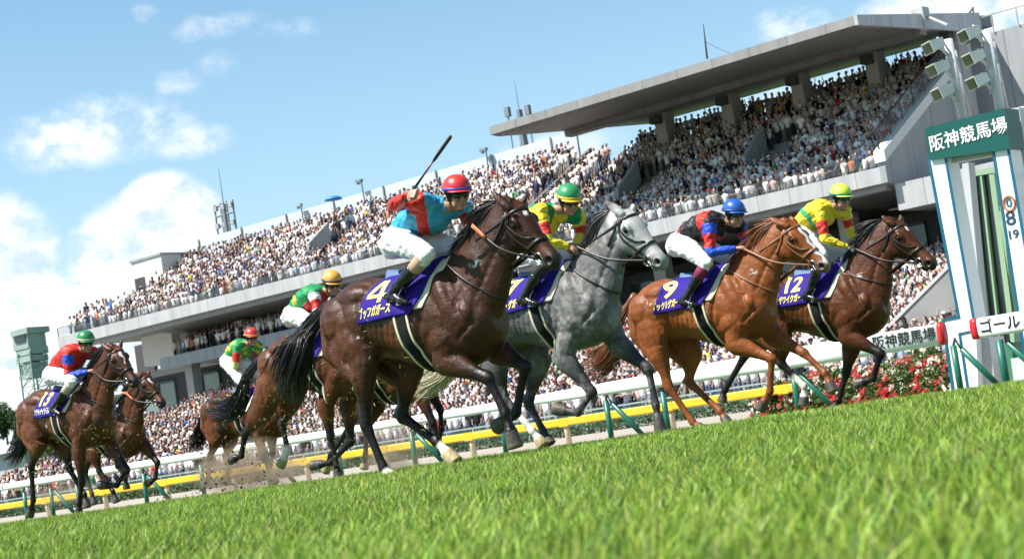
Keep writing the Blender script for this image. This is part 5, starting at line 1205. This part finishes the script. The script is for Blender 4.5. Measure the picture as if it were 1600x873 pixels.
if 'horses' not in SKIP:
    only = os.environ.get('ONLY', '')
    for key, cfg in HORSES.items():
        if only and key not in only.split(','): continue
        h = Horse(cfg); s_ = 2700 / (h.origin.y); print('HORSE', key, 'D', round(h.origin.y, 2), 'k_meas', round(h.meas, 3), 'Wz', round(h.W.z, 2))
        for nm in ('NF', 'FF', 'NH', 'FH'):
            J = [h.P(*p) for p in cfg[nm]]; print('   ', nm, [round((J[i + 1] - J[i]).length, 2) for i in range(3)], 'toe z', round(J[-1].z, 2))
        h.build(); HORSES[key] = (cfg, h)
# ------------------------------------------------------------------ jockeys
class Jockey:
    def __init__(j, cfg, horse):
        j.c = cfg; j.h = horse; j.s = cfg.get('scale', 1.0); j.build()
    def build(j):
        c = j.c; h = j.h; P = h.P; s = j.s
        hip = P(*c['hip'], -.02); nk = P(*c['neck'], 0); hd = P(*c['head'], 0); chin = P(*c['chin'], 0)
        shN = P(*c['shN'], -.18); shF = P(*c['shF'], .17) if 'shF' in c else P(*c['neck'], .18)
        elN = P(*c['elN'], c.get('latEN', -.24)); haN = P(*c['haN'], c.get('latHN', -.10)); elF = P(*c['elF'], .24); haF = P(*c['haF'], .10)
        knN = P(*c['kn'], -.26); anN = P(*c['an'], -.30); toN = P(*c['toe'], -.32); heN = P(*c['heel'], -.29)
        mir = lambda p: Vector((p.x, -p.y, p.z))
        knF, anF, toF, heF = map(mir, (knN, anN, toN, heN)); hipN = hip + Vector((0, -.09, 0)); hipF = hip + Vector((0, .10, 0))
        if 'knF' in c: knF = P(*c['knF'], .22)
        j.J = dict(hip=hip, nk=nk, elN=elN, haN=haN, anN=anN, toN=toN, heN=heN, shN=shN)
        # head frame: direction of the face
        yaw, pit = R_(c.get('yaw', -20)), R_(c.get('pitch', -18)); f = Vector((math.cos(pit) * math.cos(yaw), math.cos(pit) * math.sin(yaw), math.sin(pit)))
        up = Vector((0, 0, 1)); lf = up.cross(f).normalized(); up = f.cross(lf).normalized(); HM = Matrix((f, lf, up)).transposed()
        o = hd + up * (-.045 * s); q = s * 1.0
        def HP(a, b_, c_): return o + f * (a * q) + lf * (b_ * q) + up * (c_ * q)
        B = MB()
        B.ell(HP(-.01, 0, .045), (.098 * q, .078 * q, .10 * q), HM, 18, 12); B.ell(HP(.022, 0, -.05), (.062 * q, .058 * q, .078 * q), HM, 16, 10)
        B.ell(HP(.072, 0, -.095), (.022 * q, .026 * q, .018 * q), HM, 10, 8)     # chin
        B.tube([HP(.085, 0, .012), HP(.102, 0, -.014), HP(.112, 0, -.032)], [.010 * q, .012 * q, .015 * q], 8); B.ell(HP(.10, 0, -.036), (.014 * q, .020 * q, .010 * q), HM, 8, 6)
        for b_ in (-.026, .026): B.ell(HP(.072, b_ * 1.5, -.020), (.020 * q, .022 * q, .020 * q), HM, 8, 6)
        B.ell(HP(.082, 0, -.062), (.014 * q, .027 * q, .007 * q), HM, 10, 6); B.ell(HP(.080, 0, -.074), (.013 * q, .023 * q, .008 * q), HM, 10, 6)
        for b_ in (-1, 1): B.ell(HP(-.008, b_ * .079, -.015), (.016 * q, .008 * q, .030 * q), HM, 8, 6); B.ell(HP(.035, b_ * .038, -.045), (.045 * q, .024 * q, .050 * q), HM, 10, 8)
        B.tube([HP(-.02, 0, -.05), lerp(HP(-.02, 0, -.05), nk, .5), nk], [.055 * s, .054 * s, .062 * s], 12)
        B.tube([nk, lerp(nk, hip, .5) + Vector((-.02, 0, .03)), hip], [(.05 * s, .07 * s), (.055 * s, .08 * s), (.055 * s, .08 * s)], 12, side=(0, 1, 0))
        for sh, el, ha in ((shN, elN, haN), (shF, elF, haF)):
            B.tube([nk, sh, el, ha], [.04 * s, .038 * s, .032 * s, .024 * s], 8)
        for a_, k_, n_ in ((hipN, knN, anN), (hipF, knF, anF)): B.tube([hip, a_, k_, n_], [.05 * s, .045 * s, .035 * s, .026 * s], 8)
        # hands: palm, four curled fingers, thumb
        for sgn, el, ha, key in ((-1, elN, haN, 'gripN'), (1, elF, haF, 'gripF')):
            d = (ha - el).normalized(); gr = c.get(key); gr = Vector(gr).normalized() if gr else Vector((0, 1, 0)) * 1.0
            gr = (gr - d * gr.dot(d)).normalized(); pn = d.cross(gr).normalized()     # gr: axis held; pn: palm normal
            if c.get('flip' + key): pn = -pn
            pc = ha + d * .035 * s
            B.ell(pc, (.046 * s, .043 * s, .020 * s), Matrix((d, gr, pn)).transposed(), 12, 8)
            for i, ln in enumerate((.92, 1.0, .96, .80)):
                w_ = gr * ((i - 1.5) * .0205 * s); k0 = pc + d * .036 * s + w_ - pn * .004; k1 = k0 + d * .026 * s * ln - pn * .016 * s; k2 = k1 - pn * .024 * s * ln - d * .012 * s; k3 = k2 - d * .022 * s * ln + pn * .006 * s
                B.tube([k0 - d * .02 * s, k0, k1, k2, k3], [.0105 * s, .0105 * s, .0100 * s, .0092 * s, .0078 * s], 8)
            t0 = pc - d * .015 * s - gr * .034 * s; t1 = t0 + d * .026 * s - gr * .016 * s - pn * .014 * s; t2 = t1 + d * .022 * s + gr * .008 * s - pn * .016 * s; B.tube([t0, t1, t2], [.0135 * s, .0115 * s, .009 * s], 8)
        me = remesh(B, .0062 * c.get('vox', 1), 2, .5); V = get_v(me).astype(float); n = len(V)
        C = np.tile(np.array(c.get('skin', (.46, .25, .165))), (n, 1)); C *= (1 + .16 * (vnoise(V, 30, 1) - .5))[:, None]
        def near(p, r): return 1 - sstep(r * .4, r, np.linalg.norm(V - np.array(p), axis=1))
        for b_ in (-.018, 0, .018): C = mixc(C, (.40, .15, .12), near(HP(.093, b_, -.067), .016 * q) * .8)
        for b_ in (-.045, .045): C = mixc(C, (.52, .24, .17), near(HP(.07, b_, -.035), .03 * q) * .5)
        rel = (V - np.array(o)); fu = rel @ np.array(up) / q; ff = rel @ np.array(f) / q; fl = np.abs(rel @ np.array(lf)) / q
        hairm = ((ff < .03) & (fu > -.045) & (fu < .2) & (np.linalg.norm(rel, axis=1) < .18 * q) & ~((fl > .068) & (ff > -.03))).astype(float); C = mixc(C, (.012, .009, .008), hairm)
        if c.get('glove'):
            for ha, el in ((haN, elN), (haF, elF)):
                d, t = segdist(V, ha, ha + (ha - el).normalized() * .1); C = mixc(C, (.02, .02, .02), (d < .07).astype(float)); C = mixc(C, (.5, .5, .5), (d < .07) * (vnoise(V, 50, 4) > .56) * .8)
        set_col(me, C)
        root = link('person', me, mat('skin', vcol=True, rough=.5, spec=.4)); root.location = h.origin; root.rotation_euler = (0, 0, -TH)
        tag(root, c['label'], 'jockey', 'jockeys crouched on galloping racehorses'); j.root = root
        # eyes under goggles
        # jersey
        B = MB(); mid = lerp(hip, nk, .5) + Vector((-.03, 0, .05)) * s
        sp = catmull([hip + Vector((-.01, 0, .02)), lerp(hip, nk, .33) + Vector((-.025, 0, .055)) * s, lerp(hip, nk, .68) + Vector((-.015, 0, .05)) * s, nk + (nk - hip).normalized() * .01], 4); m = len(sp)
        B.tube(sp, [(np.interp(i / (m - 1), [0, .15, .4, .7, .88, 1], [.10, .118, .125, .135, .10, .062]) * s, np.interp(i / (m - 1), [0, .2, .5, .75, .9, 1], [.14, .150, .165, .19, .15, .068]) * s) for i in range(m)], 20, side=(0, 1, 0))
        sd = (nk - hip).normalized()
        B.ell(lerp(hip, nk, .72) + Vector((0, 0, -.035)), (.14 * s, .16 * s, .10 * s), rot_to(sd), 14, 8)
        for sh, el, ha in ((shN, elN, haN), (shF, elF, haF)):
            B.tube([nk - sd * .05, lerp(nk - sd * .04, sh, .6), sh], [.075 * s, .085 * s, .078 * s], 12)
            B.ell(sh, (.075 * s, .070 * s, .072 * s), None, 12, 8)
            B.tube([sh, lerp(sh, el, .3), lerp(sh, el, .65), lerp(sh, el, .9), el, lerp(el, ha, .12), lerp(el, ha, .4), lerp(el, ha, .8), lerp(el, ha, .95), lerp(el, ha, 1.0)],
                   [.070 * s, .066 * s, .056 * s, .052 * s, .049 * s, .050 * s, .046 * s, .037 * s, .034 * s, .030 * s], 14)
            rr = random.Random(int(abs(sh.x) * 1e4))
            for _ in range(7): # folds
                f_ = rr.uniform(.1, .9); p = lerp(sh, el, f_) if rr.random() < .5 else lerp(el, ha, f_ * .8); B.ell(p + Vector((rr.uniform(-1, 1), rr.uniform(-1, 1), rr.uniform(-1, 1))) * .022, (.034 * s, .030 * s, .034 * s), None, 8, 6)
        B.tube([nk - sd * .01, nk + (o - nk).normalized() * .05 * s], [.068 * s, .062 * s], 12)
        me = remesh(B, .0085 * c.get('vox', 1), 3, .5); V = get_v(me).astype(float)
        # wind folds in the silk
        dn = np.stack([vnoise(V * [1.6, 1, 2.2], 13, i) for i in (1, 2, 3)], 1) - .5; V = V + dn * .034 * c.get('fold', 1); set_v(me, V)
        rel = V - np.array(hip); L_ = (nk - hip).length; sx = rel @ np.array(sd) / L_; bu = np.array(Vector((-sd.z, 0, sd.x))); dorsal = rel @ bu; lat = V[:, 1]
        dN1, tN1 = segdist(V, shN, elN); dN2, tN2 = segdist(V, elN, haN); dF1, tF1 = segdist(V, shF, elF); dF2, tF2 = segdist(V, elF, haF)
        dA = np.stack([dN1, dN2, dF1, dF2]); ia = dA.argmin(0); ta = np.choose(ia, [tN1, 1 + tN2, tF1, 1 + tF2]); da = dA.min(0); arm = (da < .095 * s) & ~((ta <= .02)) & ~((ta < .35) & (np.abs(lat) < .155 * s))
        C = c['silk'](V - np.array(hip), sx, dorsal, lat, arm, ta, ia < 2); C = C * (1 + .10 * (vnoise(V, 24, 2) - .5))[:, None]; set_col(me, C)
        link('jersey', me, mat('silk', vcol=True, rough=.5, spec=.35, bump=.5, bscale=34), root)
        # breeches
        B = MB(); B.ell(hip + Vector((-.03, 0, -.01)), (.15 * s, .165 * s, .135 * s), rot_to(sd), 16, 10); B.ell(hip + Vector((-.05, -.07, -.03)), (.12 * s, .10 * s, .12 * s), None, 12, 8); B.ell(hip + Vector((-.05, .07, -.03)), (.12 * s, .10 * s, .12 * s), None, 12, 8)
        B.tube([hip, lerp(hip, nk, .22)], [(.125 * s, .15 * s), (.112 * s, .142 * s)], 14, side=(0, 1, 0))
        for a_, k_, n_ in ((hipN, knN, anN), (hipF, knF, anF)):
            B.tube([a_ + Vector((-.02, 0, 0)), lerp(a_, k_, .3), lerp(a_, k_, .65), lerp(a_, k_, .95), lerp(k_, n_, .02), lerp(k_, n_, .14), lerp(k_, n_, .24)], [.115 * s, .108 * s, .086 * s, .068 * s, .062 * s, .058 * s, .054 * s], 14)
            B.ell(k_, (.066 * s, .062 * s, .064 * s), None, 12, 8)
        me = remesh(B, .0095, 3, .5); V = get_v(me).astype(float)
        V += (np.stack([vnoise(V * [1, 1, 2.2], 12, i) for i in (4, 5, 6)], 1) - .5) * .028; set_v(me, V)
        link('breeches', me, mat('white_cotton', (.76, .76, .78), .8, noise=.07, nscale=14, bump=.5, bscale=30), root)
        # boots
        for side, k_, n_, t_, e_ in ((-1, knN, anN, toN, heN), (1, knF, anF, toF, heF)):
            B = MB(); B.tube([lerp(k_, n_, .15), lerp(k_, n_, .3), lerp(k_, n_, .5)], [.058 * s, .060 * s, .054 * s], 14); B.build('sock', mat('sock_' + c['key'], c.get('sock', (.42, .30, .20)), .8), root, True)
            B = MB(); B.tube([lerp(k_, n_, .44), lerp(k_, n_, .6), lerp(k_, n_, .85), n_], [.061 * s, .060 * s, .048 * s, .047 * s], 14); B.ell(n_, (.05 * s, .045 * s, .05 * s), None, 12, 8)
            d = (t_ - e_).normalized(); u_ = Vector((-d.z, 0, d.x)); u_ = u_ if u_.z > 0 else -u_
            B.tube([e_ + u_ * .02 - d * .0, lerp(e_, t_, .25) + u_ * .035, lerp(e_, t_, .6) + u_ * .028, lerp(e_, t_, .9) + u_ * .016, t_ + d * .03 + u_ * .01], [(.026 * s, .030 * s), (.046 * s, .038 * s), (.036 * s, .042 * s), (.026 * s, .038 * s), (.014 * s, .02 * s)], 14, side=(0, 1, 0))
            B.tube([n_, lerp(e_, t_, .3) + u_ * .04], [.047 * s, .042 * s], 12)
            me = remesh(B, .008, 2, .5); V = get_v(me).astype(float); V += (np.stack([vnoise(V, 26, i) for i in (7, 8, 9)], 1) - .5) * .012; set_v(me, V)
            bo = link('boot', me, mat('boot_leather', (.010, .010, .011), .22, spec=.6), root)
            # stirrup
            B = MB(); sc_ = lerp(e_, t_, .82); w_ = .055 * s; 
            B.box(sc_ - u_ * .012, (.016, w_, .005), Matrix((d, Vector((0, 1, 0)), u_)).transposed())
            for g in (-1, 1): B.tube([sc_ + Vector((0, g * w_, 0)) - u_ * .012, sc_ + Vector((0, g * w_ * .95, 0)) + u_ * .05, sc_ + Vector((0, g * w_ * .4, 0)) + u_ * .10, sc_ + u_ * .115], .0045, 6)
            top = h.T(.10, side * .20, -.12); B.band([sc_ + u_ * .112, lerp(sc_ + u_ * .11, top, .5) + Vector((0, side * .02, 0)), top], [Vector((0, side, 0))] * 3, .02, .003)
            B.build('stirrup', mat('steel', (.55, .55, .55), .25, 1), root)
        # helmet
        B = MB(); rings = []; tl = c.get('helm_tilt', .12); hu2 = (up + f * tl * 0).normalized()
        for a in (0, .22, .45, .7, .95, 1.2, 1.4, 1.54):
            r = []
            for i in range(32):
                b_ = 2 * math.pi * i / 32; rr = math.cos(a) ** .9 if a < 1.5 else .03
                r.append(HP(-.006 + .128 * rr * math.cos(b_), .108 * rr * math.sin(b_), .052 + .108 * math.sin(a)))
            rings.append(r)
        B.loft(rings); hs = B.build('helmet', mat('helmet_' + c['key'], c['helm'], .35, spec=.5, bump=.05, bscale=60), root, True)
        B = MB(); pts, nr = [], []
        for i in range(36):
            b_ = 2 * math.pi * i / 36; d = f * math.cos(b_) * .128 + lf * math.sin(b_) * .108; pts.append(HP(-.006 + .124 * math.cos(b_), .105 * math.sin(b_), .052 + (.004 if math.cos(b_) > 0 else 0))); nr.append(d.normalized())
        B.band(pts, nr, .024 * q, .009 * q, True); B.build('helmet_band', mat('band_' + c['key'], c['band'], .45), hs, True)
        B = MB(); V_ = []  # peak
        for i in range(17):
            b_ = -1.15 + 2.3 * i / 16; e = .040 * math.cos(b_ / 1.15 * math.pi / 2) ** .6 if abs(b_) < 1.15 else 0
            for (ex, zz) in ((0, .050), (e, .040), (e, .034), (0, .042)): V_.append(HP(-.006 + (.122 + ex) * math.cos(b_), (.104 + ex) * math.sin(b_), zz))
        F = []
        for i in range(16):
            for a in range(4): k2 = (a + 1) % 4; F.append((i * 4 + a, i * 4 + k2, i * 4 + 4 + k2, i * 4 + 4 + a))
        B.add(V_, F); B.build('peak', mat('peak_' + c['key'], c.get('peak', c['helm']), .4), hs, True)
        # goggles
        B = MB()
        for b_ in (-1, 1): B.ell(HP(.082, b_ * .036, .008), (.024 * q, .037 * q, .025 * q), (HM @ Matrix.Rotation(b_ * .38, 3, 'Z')), 14, 9)
        B.ell(HP(.094, 0, .006), (.012 * q, .02 * q, .014 * q), HM, 8, 6)
        go = B.build('goggles', mat('goggle_lens', (.015, .018, .012), .06, spec=.8), root, True)
        B = MB(); pts = [HP(.086 * math.cos(a) + .004, .088 * math.sin(a), .012) for a in [.75 + (2 * math.pi - 1.5) * i / 24 for i in range(25)]]; nr = [(p - o).normalized() for p in pts]
        B.band(pts, nr, .024 * q, .005, False); B.build('strap', mat('black_webbing', (.012, .012, .014), .5), go, True)
        B = MB()
        for b_ in (-1, 1): B.tube([HP(.01, b_ * .094, .05), HP(.004, b_ * .084, -.01), HP(.02, b_ * .060, -.075), HP(.045, b_ * .02, -.112), HP(.05, 0, -.115)], .0055 * q, 6)
        B.build('chin_strap', mat('black_webbing'), hs, True)
        if 'whip' in c:
            a, b_ = c['whip']; a = P(*a, c.get('latHN', -.1) - .02); b_ = P(*b_, c.get('latHN', -.1) + .02); B = MB()
            B.tube([lerp(a, b_, t) for t in (0, .02, .25, .45, .60, .62, .66, .98, 1)], [.009, .012, .011, .0065, .005, .009, .013, .015, .006], 10)
            g = B.build('whip', mat('whip_black', (.014, .013, .016), .5), None, True); g.location = h.origin; g.rotation_euler = (0, 0, -TH)
            B = MB(); B.tube([lerp(a, b_, .44), lerp(a, b_, .605)], [.0078, .0062], 10); B.build('whip_shaft', mat('whip_red', (.30, .03, .05), .4), g, True)
            tag(g, 'black riding whip with dark red shaft raised in a rider\'s fist', 'riding whip')
def stack(V, base): return np.tile(np.array(base, dtype=float), (len(V), 1))
RED = (.62, .028, .018); BLU = (.022, .085, .55); TURQ = (.045, .37, .55); GRN = (.015, .27, .085); YLW = (.78, .60, .035); BLK = (.016, .014, .016); WHT = (.8, .8, .78)
def silk4(V, s, d, y, arm, t, n):
    C = stack(V, TURQ); q = V[:, 0] - np.abs(y) * .85; C[(q > .16) & (q < .28)] = RED
    arm = arm & ((t > .22) | (y < -.20) | (y > .2)); C[arm] = RED; C[arm & (t > .55) & (t < .98)] = BLU; C[arm & ~n & (t > .5) & (t < 1.2)] = BLU; return C
def silk7(V, s, d, y, arm, t, n):
    C = stack(V, GRN); C[(d < -.045 + .085 * (2 * np.abs(((s * 5.5) % 1) - .5)))] = YLW; C[s < .30] = YLW; C[(s > .86) & (np.abs(y) > .05) & ~arm] = GRN; C[(s > .60) & (np.abs(y) > .15)] = YLW; C[arm] = YLW; C[arm & (t > .45) & (t < .85)] = RED; return C
def silk9(V, s, d, y, arm, t, n):
    C = stack(V, BLK); C[(s < .14)] = RED; C[(s > .60) & (s < .84)] = RED; C[(d < -.06) & (s < .85)] = RED; C[arm] = BLU; C[arm & (t > .38) & (t < .85)] = RED; return C
def silk12(V, s, d, y, arm, t, n):
    C = stack(V, YLW); q = s + .9 * np.abs(d - .03); C[(q > .46) & (q < .60)] = (.02, .36, .14); C[arm] = YLW; C[arm & (t > .42) & (t < .85)] = RED; return C
def silk13(V, s, d, y, arm, t, n):
    C = stack(V, RED); C[(np.abs(y) < .025) & (s > .5)] = (.45, .02, .03); C[arm] = RED; C[arm & (t < .50) & (t > .08)] = BLU; C[arm & (t > .98)] = BLU; return C
def silkr(V, s, d, y, arm, t, n):
    C = stack(V, (.03, .30, .09)); p = (np.sin(s * 16) * np.sin(np.arctan2(y, d) * 4 + (np.floor(s * 5) % 2) * 1.6)) > .35; C[p] = (.75, .52, .03); C[arm] = RED; C[arm & (t < .35)] = (.03, .30, .09); C[arm & (t > .8) & (t < 1.15)] = (.6, .62, .18); C[arm & (t > 1.8)] = (.6, .62, .18); return C
def silkx(V, s, d, y, arm, t, n):
    C = stack(V, (.015, .25, .08)); C[(s > .25) & (s < .42) & (d > .03)] = (.45, .45, .04); C[(d < -.03) & (s > .3)] = RED; C[arm] = WHT; C[arm & (t > .42) & (t < .95)] = RED; return C
def silkb(V, s, d, y, arm, t, n):
    C = stack(V, (.5, .5, .52)); C[arm] = WHT; return C
JOCKEYS = dict(
 h4=dict(hip=(630, 374), neck=(694, 324), head=(714, 296), chin=(716, 334), shN=(657, 314), shF=(725, 325), elN=(615, 321), haN=(639, 305), latEN=-.27, latHN=-.43, gripN=(.55, .3, .85), elF=(731, 345), haF=(737, 352), kn=(669, 396), an=(619, 452), heel=(603, 468), toe=(634, 474),
    helm=(.62, .035, .03), band=(.09, .06, .42), silk=silk4, sock=(.45, .30, .19), whip=((633, 315), (705, 212)), yaw=-28, pitch=-14, label='jockey in turquoise and red silks and red helmet swinging a whip'),
 h7=dict(hip=(810, 388), neck=(866, 330), head=(889, 307), chin=(891, 344), shN=(843, 330), shF=(902, 336), elN=(856, 377), haN=(889, 386), elF=(910, 368), haF=(899, 383), kn=(852, 405), an=(822, 461), heel=(809, 474), toe=(838, 476), helm=(.035, .27, .10), band=(.75, .50, .05), peak=(.75, .50, .05), silk=silk7, sock=(.03, .03, .03), yaw=-30, pitch=-26, label='jockey in green silks with yellow zigzag hem and green helmet'),
 h9=dict(hip=(1069, 378), neck=(1131, 348), head=(1147, 329), chin=(1148, 362), shN=(1108, 350), shF=(1155, 352), elN=(1110, 395), haN=(1151, 388), elF=(1166, 374), haF=(1160, 388), kn=(1104, 410), an=(1075, 462), heel=(1060, 475), toe=(1086, 478), helm=(.02, .10, .42), band=(.01, .05, .22), silk=silk9, sock=(.20, .015, .06), yaw=-22, pitch=-16, label='jockey in black and red silks with blue sleeves and blue helmet'),
 h12=dict(hip=(1253, 362), neck=(1298, 325), head=(1314, 304), chin=(1315, 334), shN=(1281, 327), shF=(1320, 330), elN=(1289, 374), haN=(1325, 386), elF=(1327, 358), haF=(1336, 380), kn=(1284, 398), an=(1266, 454), heel=(1252, 467), toe=(1277, 470), helm=(.55, .75, .06), band=(.02, .22, .20), silk=silk12, glove=True, sock=(.02, .02, .02), yaw=-24, pitch=-16, label='jockey in yellow silks with green chevron and lime helmet'),
 h13=dict(hip=(90, 583), neck=(126, 549), head=(134, 530), chin=(137, 557), shN=(107, 553), shF=(148, 551), elN=(106, 588), haN=(137, 580), elF=(152, 572), haF=(147, 578), kn=(114, 595), an=(87, 633), heel=(78, 642), toe=(93, 647), helm=(.03, .22, .08), band=(.60, .52, .30), silk=silk13, sock=(.50, .42, .34), yaw=-20, pitch=-16, label='jockey in red silks with blue sleeves riding at the far left'),
 hr=dict(hip=(362, 561), neck=(385, 540), head=(393, 523), chin=(394, 545), shN=(371, 541), shF=(404, 540), elN=(368, 572), haN=(377, 585), elF=(402, 572), haF=(394, 580), kn=(379, 600), an=(364, 640), heel=(356, 648), toe=(370, 653), helm=(.62, .04, .035), band=(.70, .35, .12), silk=silkr, sock=(.6, .5, .4), yaw=-24, pitch=-14, vox=1.3, label='jockey in green silks with yellow spots and plain red helmet'),
 hx=dict(hip=(465, 490), neck=(505, 458), head=(519, 438), chin=(522, 468), shN=(491, 460), shF=(530, 462), elN=(496, 486), haN=(520, 500), elF=(540, 486), haF=(534, 498), kn=(495, 508), an=(470, 545), heel=(458, 556), toe=(482, 560), helm=(.78, .36, .07), band=(.03, .02, .02), silk=silkx, sock=(.62, .60, .42), yaw=-26, pitch=-22, label='jockey in green silks with white sleeves and orange helmet'),
 hb=dict(hip=(150, 618), neck=(178, 592), head=(186, 577), chin=(188, 597), shN=(166, 593), shF=(196, 592), elN=(168, 618), haN=(192, 614), elF=(200, 610), haF=(197, 613), kn=(172, 630), an=(150, 662), heel=(143, 670), toe=(156, 674), helm=(.6, .6, .6), band=(.1, .1, .1), silk=silkb, sock=(.3, .3, .3), vox=1.4, label='jockey in pale silks crouched behind the leftmost horse'),
)
if 'horses' not in SKIP:
    for key, cfg in JOCKEYS.items():
        cfg['key'] = key
        if isinstance(HORSES[key], tuple): Jockey(cfg, HORSES[key][1])
# ------------------------------------------------------------------ kicked up turf and dust
if 'horses' not in SKIP:
    r = np.random.default_rng(5); B = MB()
    def clod(p, s):
        q = [Vector(r.normal(size=3)).normalized() * s * r.uniform(.5, 1.2) for _ in range(8)]; bm = bmesh.new()
        for x in q: bm.verts.new(Vector(p) + x)
        bmesh.ops.convex_hull(bm, input=bm.verts); bm.verts.index_update(); B.add([tuple(v.co) for v in bm.verts], [tuple(v.index for v in f.verts) for f in bm.faces]); bm.free()
    for (px, py, v, sx, sy, n, s0) in ((372, 752, 15.5, 34, 20, 150, .016), (340, 762, 15.5, 12, 10, 50, .022), (440, 735, 15, 60, 22, 120, .008), (605, 700, 12.5, 14, 24, 80, .008), (415, 700, 14.5, 30, 50, 60, .009), (90, 745, 14.5, 22, 8, 40, .012), (345, 715, 15, 10, 12, 30, .018), (400, 768, 15, 30, 8, 70, .014)):
        for _ in range(n):
            x, y = px + r.normal() * sx, py + r.normal() * sy; u, z = onv(x, y, v + r.normal() * .35)
            if z > gz(v) - .02: clod(W3(u, v + r.normal() * .3, z), s0 * r.uniform(.3, 1.5))
    tag(B.build('flying_turf', mat('soil_clod', (.10, .060, .032), .95, noise=.3, nscale=30)), kind='stuff')
    B = MB()
    for (px, py, v, sx, sy, n) in ((195, 670, 12.3, 36, 36, 170), (470, 640, 12.2, 60, 50, 260), (400, 700, 14, 45, 30, 150), (120, 740, 13, 60, 30, 60), (620, 600, 9.0, 60, 60, 40)):
        for _ in range(n):
            u, z = onv(px + r.normal() * sx, py + r.normal() * sy, v); p = W3(u, v - abs(r.normal()) * .25, z); a = Vector(r.normal(size=3)).normalized(); b_ = a.orthogonal().normalized(); l = r.uniform(.004, .022); w_ = r.uniform(.0008, .0022)
            B.tube([p, p + a * l + b_ * l * .3, p + a * l * 2], [w_, w_ * 1.4, w_ * .4], 3)
    tag(B.build('flying_grass_clippings', mat('clipping', (.34, .36, .08), .7, noise=.4, nscale=40)), kind='stuff')
    # dust: thin brown volumes close to the ground
    def dust(px, py, v, ru, rv, rz, den, seed):
        u, z = onv(px, py, v); B = MB(); B.ell((0, 0, 0), (ru, rv, rz), None, 20, 14); m = bpy.data.materials.new('dust'); m.use_nodes = True; t = m.node_tree
        for n in list(t.nodes): t.nodes.remove(n)
        out = nd(t, 'ShaderNodeOutputMaterial'); pv = nd(t, 'ShaderNodeVolumePrincipled'); pv.inputs['Color'].default_value = (.74, .58, .40, 1); pv.inputs['Anisotropy'].default_value = .2
        tcn = nd(t, 'ShaderNodeTexCoord'); n = nd(t, 'ShaderNodeTexNoise'); n.inputs['Scale'].default_value = 3.2; n.inputs['Detail'].default_value = 4; mp = nd(t, 'ShaderNodeMapping'); mp.inputs['Location'].default_value = (seed, 0, 0); t.links.new(tcn.outputs['Object'], mp.inputs[0]); t.links.new(mp.outputs[0], n.inputs['Vector'])
        sv = nd(t, 'ShaderNodeVectorMath', operation='DIVIDE'); t.links.new(tcn.outputs['Object'], sv.inputs[0]); sv.inputs[1].default_value = (ru, rv, rz); ln = nd(t, 'ShaderNodeVectorMath', operation='LENGTH'); t.links.new(sv.outputs[0], ln.inputs[0])
        fall = mth(t, 'SUBTRACT', 1.0, ln.outputs['Value'], clamp=True); nn = mth(t, 'MULTIPLY', mth(t, 'SUBTRACT', n.outputs['Fac'], .40), 5, clamp=True); t.links.new(mth(t, 'MULTIPLY', mth(t, 'MULTIPLY', fall, nn), den), pv.inputs['Density']); t.links.new(pv.outputs[0], out.inputs['Volume'])
        o = B.build('dust', m); o.location = W3(u, v, z); o.rotation_euler = (0, 0, -TH); tag(o, kind='stuff')
    dust(385, 735, 16.2, 1.2, .5, .5, 6.5, 1); dust(612, 708, 11.2, .36, .25, .36, 7.0, 5); dust(95, 770, 14.6, .8, .4, .22, 2.5, 9); dust(480, 725, 15.5, .9, .4, .25, 2.2, 12)
